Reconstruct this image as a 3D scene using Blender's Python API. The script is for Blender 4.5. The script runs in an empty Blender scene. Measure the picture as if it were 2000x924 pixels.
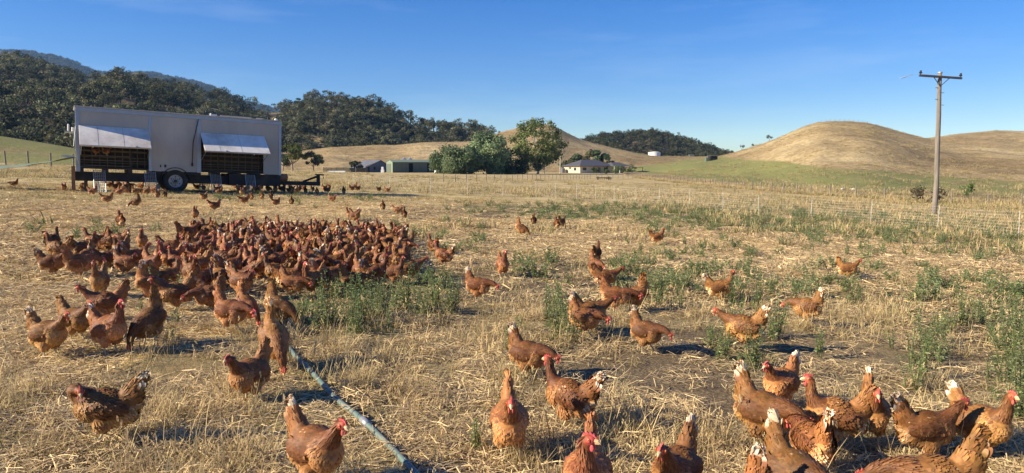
import bpy, bmesh, math, random
import numpy as np
from mathutils import Vector, Matrix, noise

# ------------------------------------------------------------------ camera, sky, sun, exposure
SC = bpy.context.scene
COL = SC.collection
FPX = 1330.0                                   # focal length in photo pixels (photo 2000 x 924)
PITCH = math.atan((462 - 321) / FPX)           # horizon sits at y = 321
EYE = 1.7
cam_d = bpy.data.cameras.new('camera')
cam_d.sensor_width = 36.0
cam_d.lens = FPX / 2000 * 36.0
cam_d.clip_start = 0.05
cam_d.clip_end = 20000
cam = bpy.data.objects.new('camera', cam_d)
cam.location = (0, 0, EYE)
cam.rotation_euler = (math.pi / 2 - PITCH, 0, 0)
COL.objects.link(cam)
SC.camera = cam

SUN_EL = math.radians(27)
SUN_TRAVEL = math.radians(17)                 # horizontal direction the light travels in (0 = to the right)
sx, sy = math.cos(SUN_TRAVEL) * math.cos(SUN_EL), math.sin(SUN_TRAVEL) * math.cos(SUN_EL)
to_sun = Vector((-sx, -sy, math.sin(SUN_EL)))
sun_d = bpy.data.lights.new('sun', 'SUN')
sun_d.energy = 5.0
sun_d.angle = math.radians(0.53)
sun_d.color = (1.0, 0.87, 0.655)
sun = bpy.data.objects.new('sun', sun_d)
sun.rotation_euler = to_sun.to_track_quat('Z', 'Y').to_euler()
sun.location = (-60, 30, 60)
COL.objects.link(sun)

world = bpy.data.worlds.new('World')
SC.world = world
world.use_nodes = True
wn = world.node_tree
bg = wn.nodes['Background']
skyn = wn.nodes.new('ShaderNodeTexSky')
skyn.sky_type = 'NISHITA'
skyn.sun_disc = False
skyn.sun_elevation = SUN_EL
skyn.sun_rotation = math.atan2(to_sun.x, to_sun.y)
skyn.altitude = 500
skyn.air_density = 1.0
skyn.dust_density = 0.15
skyn.ozone_density = 4.0
hsv = wn.nodes.new('ShaderNodeHueSaturation')
hsv.inputs['Saturation'].default_value = 1.40
hsv.inputs['Hue'].default_value = 0.518
wn.links.new(skyn.outputs[0], hsv.inputs['Color'])
# a few faint streaks of high cloud low in the sky
tcw = wn.nodes.new('ShaderNodeTexCoord'); mpw = wn.nodes.new('ShaderNodeMapping')
mpw.inputs['Scale'].default_value = (1.2, 1.2, 9.0); mpw.inputs['Rotation'].default_value = (0.10, 0.06, 0)
nsw = wn.nodes.new('ShaderNodeTexNoise'); nsw.inputs['Scale'].default_value = 2.2; nsw.inputs['Detail'].default_value = 7; nsw.inputs['Roughness'].default_value = 0.62
rpw = wn.nodes.new('ShaderNodeValToRGB'); rpw.color_ramp.elements[0].position = 0.50; rpw.color_ramp.elements[1].position = 0.85
rpw.color_ramp.elements[0].color = (0, 0, 0, 1); rpw.color_ramp.elements[1].color = (0.17, 0.17, 0.17, 1)
mxw = wn.nodes.new('ShaderNodeMix'); mxw.data_type = 'RGBA'; mxw.inputs[7].default_value = (7.5, 8.2, 9.0, 1)
wn.links.new(tcw.outputs['Generated'], mpw.inputs['Vector']); wn.links.new(mpw.outputs[0], nsw.inputs['Vector'])
wn.links.new(nsw.outputs['Fac'], rpw.inputs[0]); wn.links.new(rpw.outputs[0], mxw.inputs[0])
wn.links.new(hsv.outputs[0], mxw.inputs[6]); wn.links.new(mxw.outputs[2], bg.inputs[0])
bg.inputs[1].default_value = 0.079
SC.view_settings.view_transform = 'Standard'
SC.view_settings.look = 'None'
SC.view_settings.exposure = 0.93
SC.view_settings.gamma = 1.0
SC.render.engine = 'CYCLES'
SC.cycles.max_bounces = 5
SC.cycles.diffuse_bounces = 2
SC.cycles.transparent_max_bounces = 8
SC.cycles.volume_bounces = 0

# ------------------------------------------------------------------ small helpers
RN = random.Random(7)
NP = np.random.default_rng(7)

def nz(x, y, z=0.0, s=1.0):
    return noise.noise(Vector((x * s, y * s, z)))

def fbm(x, y, s=1.0, o=4, z=0.0):
    a, t = 1.0, 0.0
    for _ in range(o):
        t += a * noise.noise(Vector((x * s, y * s, z)))
        s *= 2.1; a *= 0.5
    return t

def sstep(a, b, x):
    t = min(1.0, max(0.0, (x - a) / (b - a)))
    return t * t * (3 - 2 * t)

def micro(x, y):
    if y > 60: return 0.0
    f = 1 - sstep(35, 60, y)
    return f * (0.035 * nz(x, y, 3.1, 0.9) + 0.018 * nz(x, y, 5.7, 2.7))

def G(x, y):
    """height of the paddock: it falls gently to the right and away"""
    yy = max(0.0, y)
    g = -0.036 * 210 * math.tanh(x / 210) - 0.006 * 160 * math.tanh(yy / 160)
    g *= sstep(-30, 3, y) * 0.5 + 0.5
    k = sstep(90, 230, yy)
    if k > 0: g = g * (1 - k) + k * (-1.3 - 0.006 * max(-150, min(150, x)))
    return g + micro(x, y)

CP, SP = math.cos(PITCH), math.sin(PITCH)
def ray(px, py):
    u, v = (px - 1000) / FPX, (462 - py) / FPX
    return Vector((u, CP + v * SP, v * CP - SP))

def project(p):
    x, y, z = p[0], p[1], p[2] - EYE
    d = y * CP - z * SP
    if d < 0.05: return (-9999, 9999)
    v = (y * SP + z * CP) / d
    return (1000 + FPX * x / d, 462 - FPX * v)

def at(px, py, Y):
    """point seen at photo pixel (px, py) at forward distance Y"""
    r = ray(px, py)
    k = Y / r.y
    return Vector((r.x * k, Y, EYE + r.z * k))

def on_ground(px, py):
    r = ray(px, py)
    t, dt = 1.0, 0.25
    while t < 900:
        p = r * t
        if EYE + p.z < G(p.x, p.y): break
        t *= 1.02
    lo, hi = t / 1.03, t
    for _ in range(20):
        m = (lo + hi) / 2
        p = r * m
        if EYE + p.z < G(p.x, p.y): hi = m
        else: lo = m
    p = r * hi
    return Vector((p.x, p.y, G(p.x, p.y)))

# ------------------------------------------------------------------ materials
MATS = {}
def new_mat(name):
    m = bpy.data.materials.new(name); m.use_nodes = True
    return m, m.node_tree, m.node_tree.nodes['Principled BSDF']

def ramp(nt, fac, stops, interp='LINEAR'):
    r = nt.nodes.new('ShaderNodeValToRGB')
    e = r.color_ramp.elements
    while len(e) < len(stops): e.new(0.5)
    for el, (p, c) in zip(e, stops):
        el.position = p; el.color = (c[0], c[1], c[2], 1)
    r.color_ramp.interpolation = interp
    nt.links.new(fac, r.inputs[0])
    return r.outputs[0]

def tnoise(nt, scale, detail=4, rough=0.55, vec=None, dist=0.0):
    n = nt.nodes.new('ShaderNodeTexNoise')
    n.inputs['Scale'].default_value = scale
    n.inputs['Detail'].default_value = detail
    n.inputs['Roughness'].default_value = rough
    n.inputs['Distortion'].default_value = dist
    if vec is not None: nt.links.new(vec, n.inputs['Vector'])
    return n.outputs['Fac']

def coords(nt, kind='Object', scale=(1, 1, 1), rot=(0, 0, 0)):
    t = nt.nodes.new('ShaderNodeTexCoord')
    m = nt.nodes.new('ShaderNodeMapping')
    m.inputs['Scale'].default_value = scale
    m.inputs['Rotation'].default_value = rot
    nt.links.new(t.outputs[kind], m.inputs['Vector'])
    return m.outputs[0]

def mixc(nt, fac, a, b, mode='MIX'):
    n = nt.nodes.new('ShaderNodeMix'); n.data_type = 'RGBA'; n.blend_type = mode
    for sock, v in ((n.inputs[0], fac), (n.inputs[6], a), (n.inputs[7], b)):
        if hasattr(v, 'is_linked'): nt.links.new(v, sock)
        elif isinstance(v, (int, float)): sock.default_value = v
        else: sock.default_value = (v[0], v[1], v[2], 1)
    return n.outputs[2]

def mth(nt, op, a, b=None, clamp=False):
    n = nt.nodes.new('ShaderNodeMath'); n.operation = op; n.use_clamp = clamp
    for i, v in enumerate((a, b)):
        if v is None: continue
        if hasattr(v, 'is_linked'): nt.links.new(v, n.inputs[i])
        else: n.inputs[i].default_value = v
    return n.outputs[0]

def bump(nt, bsdf, h, strength=0.3, dist=0.02):
    b = nt.nodes.new('ShaderNodeBump')
    b.inputs['Strength'].default_value = strength
    b.inputs['Distance'].default_value = dist
    nt.links.new(h, b.inputs['Height'])
    nt.links.new(b.outputs[0], bsdf.inputs['Normal'])

def mat(name, color, rough=0.7, metal=0.0, var=0.12, scale=6.0, bmp=0.0, dirt=None, streak=(1, 1, 1)):
    """painted or plain material with mottling, wear and an optional dirt colour"""
    if name in MATS: return MATS[name]
    m, nt, b = new_mat(name)
    v = coords(nt, 'Object', streak)
    n1 = tnoise(nt, scale, 5, 0.6, v)
    lo = [c * (1 - var) for c in color]; hi = [min(1, c * (1 + var)) for c in color]
    c = ramp(nt, n1, [(0.3, lo), (0.7, hi)])
    if dirt is not None:
        n2 = tnoise(nt, scale * 0.35, 6, 0.7, v)
        f = ramp(nt, n2, [(0.48, (0, 0, 0)), (0.72, (0.8, 0.8, 0.8))])
        c = mixc(nt, f, c, dirt)
    nt.links.new(c, b.inputs['Base Color'])
    b.inputs['Roughness'].default_value = rough
    b.inputs['Metallic'].default_value = metal
    if bmp: bump(nt, b, n1, bmp, 0.01)
    MATS[name] = m
    return m

def attr_mat(name, rough=0.75, translucent=0.0, hue_var=0.0, val_var=0.0, noise_scale=0, noise_amt=0.0, spec=0.3):
    """base colour comes from the mesh's own colour attribute 'col'; each copy is a little different"""
    if name in MATS: return MATS[name]
    m, nt, b = new_mat(name)
    a = nt.nodes.new('ShaderNodeAttribute'); a.attribute_name = 'col'
    c = a.outputs['Color']
    oi = nt.nodes.new('ShaderNodeObjectInfo')
    if hue_var or val_var:
        h = nt.nodes.new('ShaderNodeHueSaturation')
        nt.links.new(c, h.inputs['Color'])
        nt.links.new(mth(nt, 'ADD', mth(nt, 'MULTIPLY', oi.outputs['Random'], hue_var), 0.5 - hue_var / 2), h.inputs['Hue'])
        r2 = mth(nt, 'FRACT', mth(nt, 'MULTIPLY', oi.outputs['Random'], 17.31))
        nt.links.new(mth(nt, 'ADD', mth(nt, 'MULTIPLY', r2, val_var), 1 - val_var / 2), h.inputs['Value'])
        c = h.outputs[0]
    if noise_scale:
        n = tnoise(nt, noise_scale, 4, 0.65, coords(nt))
        if hue_var:       # broad patches of lighter and darker plumage, different on every copy
            w4 = nt.nodes.new('ShaderNodeTexNoise'); w4.noise_dimensions = '4D'; w4.inputs['Scale'].default_value = 9; w4.inputs['Detail'].default_value = 3
            nt.links.new(coords(nt), w4.inputs['Vector']); nt.links.new(mth(nt, 'MULTIPLY', oi.outputs['Random'], 60.0), w4.inputs['W'])
            c = mixc(nt, 1.0, c, ramp(nt, w4.outputs['Fac'], [(0.34, (.76, .74, .74)), (0.5, (1, 1, 1)), (0.68, (1.2, 1.24, 1.28))]), 'MULTIPLY')
        k = ramp(nt, n, [(0.25, (1 - noise_amt,) * 3), (0.75, (1 + noise_amt,) * 3)])
        c = mixc(nt, 1.0, c, k, 'MULTIPLY')
    nt.links.new(c, b.inputs['Base Color'])
    b.inputs['Roughness'].default_value = rough
    b.inputs['Specular IOR Level'].default_value = spec
    if translucent:
        tr = nt.nodes.new('ShaderNodeBsdfTranslucent'); nt.links.new(c, tr.inputs['Color'])
        mx = nt.nodes.new('ShaderNodeMixShader'); mx.inputs[0].default_value = translucent
        nt.links.new(b.outputs[0], mx.inputs[1]); nt.links.new(tr.outputs[0], mx.inputs[2])
        nt.links.new(mx.outputs[0], nt.nodes['Material Output'].inputs['Surface'])
    MATS[name] = m
    return m

# ------------------------------------------------------------------ mesh collector
class MB:
    """collects coloured shapes and links them as ONE mesh object"""
    def __init__(self): self.v, self.f, self.c, self.mi = [], [], [], []
    def add(self, verts, faces, col=(0.5, 0.5, 0.5), mi=0):
        o = len(self.v)
        self.v += [tuple(p) for p in verts]
        self.f += [tuple(i + o for i in f) for f in faces]
        if len(col) == len(verts) and hasattr(col[0], '__len__'): self.c += [tuple(x) for x in col]
        else: self.c += [tuple(col)] * len(verts)
        self.mi += [mi] * len(faces)
        return self
    def box(self, lo, hi, col=(0.5,) * 3, mi=0, M=None, bev=0.0):
        (x0, y0, z0), (x1, y1, z1) = lo, hi
        if bev <= 0:
            v = [Vector(p) for p in ((x0,y0,z0),(x1,y0,z0),(x1,y1,z0),(x0,y1,z0),(x0,y0,z1),(x1,y0,z1),(x1,y1,z1),(x0,y1,z1))]
            f = [(0,3,2,1),(4,5,6,7),(0,1,5,4),(1,2,6,5),(2,3,7,6),(3,0,4,7)]
        else:
            bm = bmesh.new()
            bmesh.ops.create_cube(bm, size=1)
            for q in bm.verts:
                q.co = Vector(((x0+x1)/2 + q.co.x*(x1-x0), (y0+y1)/2 + q.co.y*(y1-y0), (z0+z1)/2 + q.co.z*(z1-z0)))
            bmesh.ops.bevel(bm, geom=bm.edges[:], offset=bev, segments=1, affect='EDGES')
            bm.verts.ensure_lookup_table()
            v = [q.co.copy() for q in bm.verts]; f = [tuple(q.index for q in fc.verts) for fc in bm.faces]
            bm.free()
        if M is not None: v = [M @ p for p in v]
        return self.add(v, f, col, mi)
    def tube(self, pts, rad, n=8, col=(0.5,) * 3, mi=0, cap=True, M=None, sq=1.0):
        pts = [Vector(p) for p in pts]
        if not hasattr(rad, '__len__'): rad = [rad] * len(pts)
        v, f = [], []
        up = None
        for i, p in enumerate(pts):
            a = pts[max(0, i - 1)]; b = pts[min(len(pts) - 1, i + 1)]
            t = (b - a).normalized()
            if up is None:
                up = Vector((0, 0, 1)) if abs(t.z) < 0.9 else Vector((1, 0, 0))
            s = t.cross(up).normalized(); u2 = s.cross(t).normalized(); up = u2
            for k in range(n):
                w = 2 * math.pi * k / n
                v.append(p + s * (math.cos(w) * rad[i]) + u2 * (math.sin(w) * rad[i] * sq))
        for i in range(len(pts) - 1):
            for k in range(n):
                a = i * n + k; b = i * n + (k + 1) % n
                f.append((a, b, b + n, a + n))
        if cap:
            f.append(tuple(range(n - 1, -1, -1))); f.append(tuple(range(len(v) - n, len(v))))
        if M is not None: v = [M @ p for p in v]
        if hasattr(col[0], '__len__'): col = [col[min(len(col)-1, i)] for i in range(len(pts)) for _ in range(n)]
        return self.add(v, f, col, mi)
    def ball(self, c, r, col=(0.5,) * 3, mi=0, seg=2, M=None):
        bm = bmesh.new(); bmesh.ops.create_icosphere(bm, subdivisions=seg, radius=1)
        if not hasattr(r, '__len__'): r = (r, r, r)
        v = [Vector((c[0] + q.co.x * r[0], c[1] + q.co.y * r[1], c[2] + q.co.z * r[2])) for q in bm.verts]
        f = [tuple(q.index for q in fc.verts) for fc in bm.faces]
        bm.free()
        if M is not None: v = [M @ p for p in v]
        return self.add(v, f, col, mi)
    def mesh(self, name, mats, smooth=False):
        me = bpy.data.meshes.new(name)
        me.from_pydata(self.v, [], self.f)
        for m in (mats if isinstance(mats, (list, tuple)) else [mats]): me.materials.append(m)
        ca = me.color_attributes.new('col', 'FLOAT_COLOR', 'POINT')
        arr = np.ones((len(self.v), 4), dtype=np.float32)
        if self.v: arr[:, :3] = np.array(self.c, dtype=np.float32)
        ca.data.foreach_set('color', arr.ravel())
        me.polygons.foreach_set('material_index', self.mi)
        if smooth: me.polygons.foreach_set('use_smooth', [True] * len(me.polygons))
        me.update()
        return me
    def build(self, name, mats, parent=None, smooth=False):
        return link(name, self.mesh(name, mats, smooth), parent)

def link(name, me, parent=None):
    o = bpy.data.objects.new(name, me); COL.objects.link(o)
    if parent is not None: o.parent = parent
    return o

def tag(o, label=None, cat=None, group=None, kind=None):
    if label: o['label'] = label
    if cat: o['category'] = cat
    if group: o['group'] = group
    if kind: o['kind'] = kind
    return o

def empty(name, loc=(0, 0, 0), rz=0.0):
    o = bpy.data.objects.new(name, None); COL.objects.link(o)
    o.empty_display_size = 0.3
    o.location = loc; o.rotation_euler = (0, 0, rz)
    return o

def copy_tree(o, parent=None):
    c = o.copy(); COL.objects.link(c); c.parent = parent
    for ch in list(o.children): copy_tree(ch, c)
    return c

def scatter(name, pts, variants, label=None, cat=None, kind='stuff'):
    """ONE object: a point mesh whose geometry nodes stand a small clump on every point.
    pts: rows x, y, z, yaw, scale, variant, tiltx, tilty"""
    pts = np.asarray(pts, dtype=np.float32)
    me = bpy.data.meshes.new(name); me.from_pydata(pts[:, :3].tolist(), [], [])
    a = me.attributes.new('rot', 'FLOAT_VECTOR', 'POINT')
    a.data.foreach_set('vector', np.stack([pts[:, 6], pts[:, 7], pts[:, 3]], 1).ravel())
    a = me.attributes.new('scl', 'FLOAT', 'POINT'); a.data.foreach_set('value', pts[:, 4].copy())
    a = me.attributes.new('idx', 'INT', 'POINT'); a.data.foreach_set('value', pts[:, 5].astype(np.int32))
    o = bpy.data.objects.new(name, me); COL.objects.link(o)
    coll = bpy.data.collections.new(name + '_clumps')
    for i, m in enumerate(variants):
        coll.objects.link(bpy.data.objects.new('%s_clump_%02d' % (name, i), m))
    ng = bpy.data.node_groups.new(name, 'GeometryNodeTree')
    ng.interface.new_socket('Geometry', in_out='INPUT', socket_type='NodeSocketGeometry')
    ng.interface.new_socket('Geometry', in_out='OUTPUT', socket_type='NodeSocketGeometry')
    N = ng.nodes
    gi, go = N.new('NodeGroupInput'), N.new('NodeGroupOutput')
    ci = N.new('GeometryNodeCollectionInfo'); ci.inputs['Collection'].default_value = coll
    ci.inputs['Separate Children'].default_value = True
    ci.inputs['Reset Children'].default_value = True
    ip = N.new('GeometryNodeInstanceOnPoints'); ip.inputs['Pick Instance'].default_value = True
    def na(nm, ty):
        q = N.new('GeometryNodeInputNamedAttribute'); q.data_type = ty; q.inputs['Name'].default_value = nm
        return q.outputs['Attribute']
    L = ng.links
    L.new(gi.outputs[0], ip.inputs['Points']); L.new(ci.outputs[0], ip.inputs['Instance'])
    L.new(na('idx', 'INT'), ip.inputs['Instance Index'])
    e2r = N.new('FunctionNodeEulerToRotation'); L.new(na('rot', 'FLOAT_VECTOR'), e2r.inputs[0])
    L.new(e2r.outputs[0], ip.inputs['Rotation'])
    L.new(na('scl', 'FLOAT'), ip.inputs['Scale'])
    L.new(ip.outputs[0], go.inputs[0])
    md = o.modifiers.new('scatter', 'NODES'); md.node_group = ng
    tag(o, label, cat, kind=kind)
    return o
# ------------------------------------------------------------------ ground
def ell(px, py, lst):
    best = 0.0
    for cx, cy, rx, ry, s in lst:
        d = ((px - cx) / rx) ** 2 + ((py - cy) / ry) ** 2
        if d < 1.7:
            v = s * (1 - sstep(0.45, 1.6, d))
            if v > best: best = v
    return best
STRAW = [(420, 427, 600, 33, 1), (100, 575, 250, 175, 1), (450, 490, 440, 75, .9), (1150, 468, 330, 37, 1), (1500, 497, 360, 40, .95),
         (1850, 535, 270, 36, .75), (950, 480, 130, 45, .7), (330, 610, 170, 70, .75), (-200, 520, 300, 140, 1), (1600, 430, 500, 14, .4)]
SOIL = [(1010, 545, 220, 50, .65), (1390, 725, 270, 95, .9), (930, 414, 250, 14, .75), (1760, 690, 230, 60, .6), (450, 540, 330, 90, .45),
        (1150, 720, 120, 60, .6), (1700, 860, 270, 70, .5), (1000, 400, 260, 10, .3), (1000, 640, 130, 50, .4), (1230, 640, 130, 60, .5)]
GREEN = [(1000, 408, 140, 11, .6), (1180, 415, 200, 17, .9), (1430, 430, 230, 24, 1), (1700, 448, 230, 30, 1), (1950, 478, 160, 40, 1),
         (700, 600, 135, 50, 1), (850, 575, 60, 48, .9), (1090, 632, 36, 50, 1), (1000, 665, 30, 30, .6), (1290, 545, 110, 45, .75), (1420, 530, 140, 55, .6),
         (1720, 540, 300, 60, .45), (1985, 700, 60, 130, .9), (1460, 690, 80, 45, .7), (1800, 700, 60, 60, .5), (890, 470, 70, 35, .6),
         (1040, 520, 50, 30, .7), (1310, 480, 70, 30, .5), (740, 455, 90, 16, .3), (250, 455, 260, 14, .25), (620, 560, 60, 40, .5), (1890, 610, 120, 60, .5),
         (590, 390, 200, 12, .3), (330, 620, 60, 50, .2)]
def masks(x, y, z=None):
    px, py = project((x, y, G(x, y) if z is None else z))
    px += 26 * nz(x, y, 1.0, 0.55); py += 9 * nz(x, y, 2.0, 0.8)
    return ell(px, py, STRAW), ell(px, py, GREEN), ell(px, py, SOIL), px, py

def build_ground():
    ys = [-40, -20, -8, -3, 0, 1]
    y = 1.5
    while y < 90: ys.append(y); y += max(0.09, 0.0135 * y)
    while y < 6000: ys.append(y); y *= 1.06
    us = np.concatenate([np.linspace(-8, -1.25, 30, endpoint=False), np.linspace(-1.25, 1.25, 330), np.linspace(1.25, 8, 31)[1:]])
    V, C = [], []
    for y in ys:
        w = max(y, 0) * 0.9 + 3.0
        if y > 1500: w = y
        for u in us:
            x = u * w
            z = G(x, y)
            V.append((x, y, z))
            if 1 < y < 90 and abs(u) < 1.6:
                s, g, b, _, py = masks(x, y, z)
            else: s, g, b = 0.1, 0.15, 0.0
            C.append((s, g, b))
    n = len(us)
    F = [(j * n + i, j * n + i + 1, (j + 1) * n + i + 1, (j + 1) * n + i) for j in range(len(ys) - 1) for i in range(n - 1)]
    mb = MB(); mb.add(V, F, C)
    m, nt, b = new_mat('paddock_ground')
    v = coords(nt)
    a = nt.nodes.new('ShaderNodeAttribute'); a.attribute_name = 'col'
    sp = nt.nodes.new('ShaderNodeSeparateColor'); nt.links.new(a.outputs['Color'], sp.inputs[0])
    fine = tnoise(nt, 38, 6, 0.7, v)
    mid = tnoise(nt, 5.0, 6, 0.65, v)
    wide = tnoise(nt, 0.35, 5, 0.6, v)
    row = tnoise(nt, 3.0, 5, 0.7, coords(nt, 'Object', (1, 0.22, 1)))
    dry = ramp(nt, fine, [(0.3, (0.18, 0.13, 0.062)), (0.52, (0.42, 0.31, 0.145)), (0.70, (0.64, 0.49, 0.25))])
    near = ramp(nt, fine, [(0.36, (0.085, 0.062, 0.034)), (0.50, (0.24, 0.175, 0.085)), (0.66, (0.58, 0.44, 0.22))])
    sx_ = nt.nodes.new('ShaderNodeSeparateXYZ'); nt.links.new(v, sx_.inputs[0])
    zone = mth(nt, 'DIVIDE', mth(nt, 'SUBTRACT', sx_.outputs[1], 16.0), 18.0, True)      # grazed run in front, ungrazed stubble beyond
    dry = mixc(nt, zone, near, dry)
    dry = mixc(nt, ramp(nt, mid, [(0.42, (0, 0, 0)), (0.68, (.6, .6, .6))]), dry, (0.27, 0.22, 0.10))
    dry = mixc(nt, ramp(nt, wide, [(0.40, (0, 0, 0)), (0.60, (.75, .75, .75))]), dry, mixc(nt, zone, (0.40, 0.30, 0.145), (0.66, 0.51, 0.25)))
    dry = mixc(nt, ramp(nt, row, [(0.5, (0, 0, 0)), (0.7, (.4, .4, .4))]), dry, (0.30, 0.27, 0.13))
    straw = ramp(nt, tnoise(nt, 60, 6, 0.75, v, 0.6), [(0.34, (0.17, 0.115, 0.045)), (0.46, (0.58, 0.41, 0.165)), (0.58, (0.90, 0.70, 0.34))])
    soil = ramp(nt, fine, [(0.3, (0.085, 0.060, 0.036)), (0.52, (0.20, 0.148, 0.088)), (0.70, (0.44, 0.34, 0.19))])
    green = ramp(nt, fine, [(0.3, (0.07, 0.085, 0.03)), (0.7, (0.22, 0.24, 0.09))])
    def fac(ch, lo, hi):
        w = mth(nt, 'ADD', ch, mth(nt, 'MULTIPLY', mth(nt, 'SUBTRACT', mid, 0.5), 0.9))
        return ramp(nt, w, [(lo, (0, 0, 0)), (hi, (1, 1, 1))])
    c = mixc(nt, fac(sp.outputs[0], 0.3, 0.6), dry, straw)
    c = mixc(nt, fac(sp.outputs[2], 0.35, 0.7), c, soil)
    c = mixc(nt, fac(sp.outputs[1], 0.4, 0.9), c, green)
    nt.links.new(c, b.inputs['Base Color'])
    b.inputs['Roughness'].default_value = 0.95
    b.inputs['Specular IOR Level'].default_value = 0.1
    bump(nt, b, mth(nt, 'ADD', fine, mth(nt, 'MULTIPLY', mid, 1.5)), 0.9, 0.03)
    o = mb.build('ground', m, smooth=True)
    tag(o, kind='structure')
build_ground()

# ------------------------------------------------------------------ hills
class Hill:
    def __init__(s, prof, D, foot, sink=0.0, rough=3.0, rs=0.012, mixf=0.5, base=-5.0, back=0.35, power=1.0, seed=0):
        P = [at(px, py, D) for px, py in prof]
        s.X = np.array([p.x for p in P]) / D; s.Z = np.array([p.z for p in P]) - sink     # X: bearing x / y
        xs = np.linspace(s.X[0], s.X[-1], 500); zs = np.interp(xs, s.X, s.Z)
        k_ = np.hanning(27); k_ /= k_.sum(); zp = np.pad(zs, 13, mode='edge'); s.Z = np.convolve(zp, k_, 'valid'); s.X = xs
        s.D, s.foot, s.rough, s.rs, s.mixf, s.base, s.back, s.power, s.seed = D, foot, rough, rs, mixf, base, back, power, seed
    def ft(s, u): return s.foot(u) if callable(s.foot) else s.foot
    def h(s, X, Y):
        u = X / Y
        top = float(np.interp(u, s.X, s.Z)) + 0.18 * s.rough * nz(u * s.D, s.seed, 9.0, s.rs * 4)
        f = s.ft(u)
        t = (Y - f) / (s.D - f)
        n = s.rough * fbm(X + 31 * s.seed, Y, s.rs, 4, s.seed)
        if t <= 0: return s.base + (t * 2)
        if t < 1:
            k = s.mixf * t ** s.power + (1 - s.mixf) * sstep(0, 1, t)
            return s.base + (top - s.base) * k + n * math.sin(math.pi * min(1, t)) * 1.0
        return top - (Y - s.D) * s.back + n * min(1, (t - 1) * 2) * 0.4 - 0.0
    def mesh(s, name, m, nx, ny, colf=None, backlen=0.4):
        x0, x1 = s.X[0], s.X[-1]
        mb = MB(); V, C = [], []
        for j in range(ny + 1):
            tt = j / ny * (1 + backlen)
            for i in range(nx + 1):
                u = x0 + (x1 - x0) * i / nx
                f = s.ft(u); Y = f - 2 + (s.D - f) * tt; X = u * Y
                z = s.h(X, Y)
                V.append((X, Y, z)); C.append(colf(X, Y, z) if colf else (0, 0, 0))
        F = [(j*(nx+1)+i, j*(nx+1)+i+1, (j+1)*(nx+1)+i+1, (j+1)*(nx+1)+i) for j in range(ny) for i in range(nx)]
        mb.add(V, F, C)
        o = mb.build(name, m, smooth=True); tag(o, kind='structure')
        return o

def hill_mat(name, a, b_, c_, scale, green=None, forest=None):
    m, nt, b = new_mat(name)
    v = coords(nt)
    n1 = tnoise(nt, scale, 7, 0.62, v)
    n2 = tnoise(nt, scale * 9, 7, 0.75, coords(nt, 'Object', (0.8, 1, 2.0)))
    n3 = tnoise(nt, scale * 60, 6, 0.8, coords(nt, 'Object', (0.9, 1, 1.5)))
    n4 = tnoise(nt, scale * 3, 6, 0.7, coords(nt, 'Object', (1, 0.6, 5)), 0.8)
    col = ramp(nt, n1, [(0.36, a), (0.55, b_), (0.72, c_)])
    k = ramp(nt, n2, [(0.3, (.62, .62, .62)), (0.7, (1.3, 1.3, 1.3))])
    col = mixc(nt, 1.0, col, k, 'MULTIPLY')
    col = mixc(nt, 1.0, col, ramp(nt, n3, [(0.34, (.50, .50, .50)), (0.66, (1.45, 1.45, 1.45))]), 'MULTIPLY')
    col = mixc(nt, ramp(nt, n4, [(0.55, (0, 0, 0)), (0.72, (.45, .45, .45))]), col, (a[0] * .7, a[1] * .7, a[2] * .68))
    if green:
        at_ = nt.nodes.new('ShaderNodeAttribute'); at_.attribute_name = 'col'
        sp = nt.nodes.new('ShaderNodeSeparateColor'); nt.links.new(at_.outputs['Color'], sp.inputs[0])
        w = mth(nt, 'ADD', sp.outputs[1], mth(nt, 'ADD', mth(nt, 'MULTIPLY', mth(nt, 'SUBTRACT', n2, 0.5), 1.5), mth(nt, 'MULTIPLY', mth(nt, 'SUBTRACT', n1, 0.5), 1.6)))
        g = mixc(nt, n3, green, (green[0] * 1.9, green[1] * 1.5, green[2] * 1.6))
        col = mixc(nt, ramp(nt, w, [(0.35, (0, 0, 0)), (0.75, (1, 1, 1))]), col, g)
    nt.links.new(col, b.inputs['Base Color'])
    b.inputs['Roughness'].default_value = 0.95; b.inputs['Specular IOR Level'].default_value = 0.05
    bump(nt, b, mth(nt, 'ADD', n2, n3), 0.8, 0.5)
    return m

M_GOLD = hill_mat('dry_hill_grass', (0.31, 0.22, 0.11), (0.47, 0.35, 0.18), (0.64, 0.50, 0.27), 0.02, green=(0.165, 0.19, 0.07))
M_BUSH = hill_mat('bush_floor', (0.14, 0.11, 0.06), (0.24, 0.18, 0.10), (0.38, 0.28, 0.15), 0.02)
M_FAR = hill_mat('mountain_floor', (0.035, 0.045, 0.025), (0.05, 0.06, 0.03), (0.08, 0.085, 0.05), 0.003)

mountain = Hill([(-700, 130), (-300, 100), (-60, 92), (0, 94), (60, 98), (110, 104), (150, 119), (180, 136), (215, 140), (250, 137), (300, 141), (360, 150), (405, 160),
                 (425, 172), (450, 188), (480, 197), (560, 212), (700, 250), (900, 300), (1100, 330)], 3400, 1500, sink=16, rough=55, rs=0.0012, mixf=0.6, base=0, seed=3)
mountain.mesh('hills_far_mountain', M_FAR, 150, 60, backlen=0.25)
def foot_left(u): return float(np.interp(u, [-.6, -.5, -.40, -.33, -.25], [190, 200, 270, 400, 430]))
bush_left = Hill([(-900, 60), (-300, 90), (0, 116), (50, 119), (80, 128), (130, 142), (200, 151), (260, 152), (300, 166), (350, 167), (400, 176), (440, 186), (480, 196),
                  (560, 203), (640, 225), (760, 262), (900, 300)], 640, foot_left, sink=8.5, rough=17, rs=0.008, mixf=0.55, base=-3, seed=1)
bush_left.mesh('hills_left', M_BUSH, 150, 70)
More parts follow.
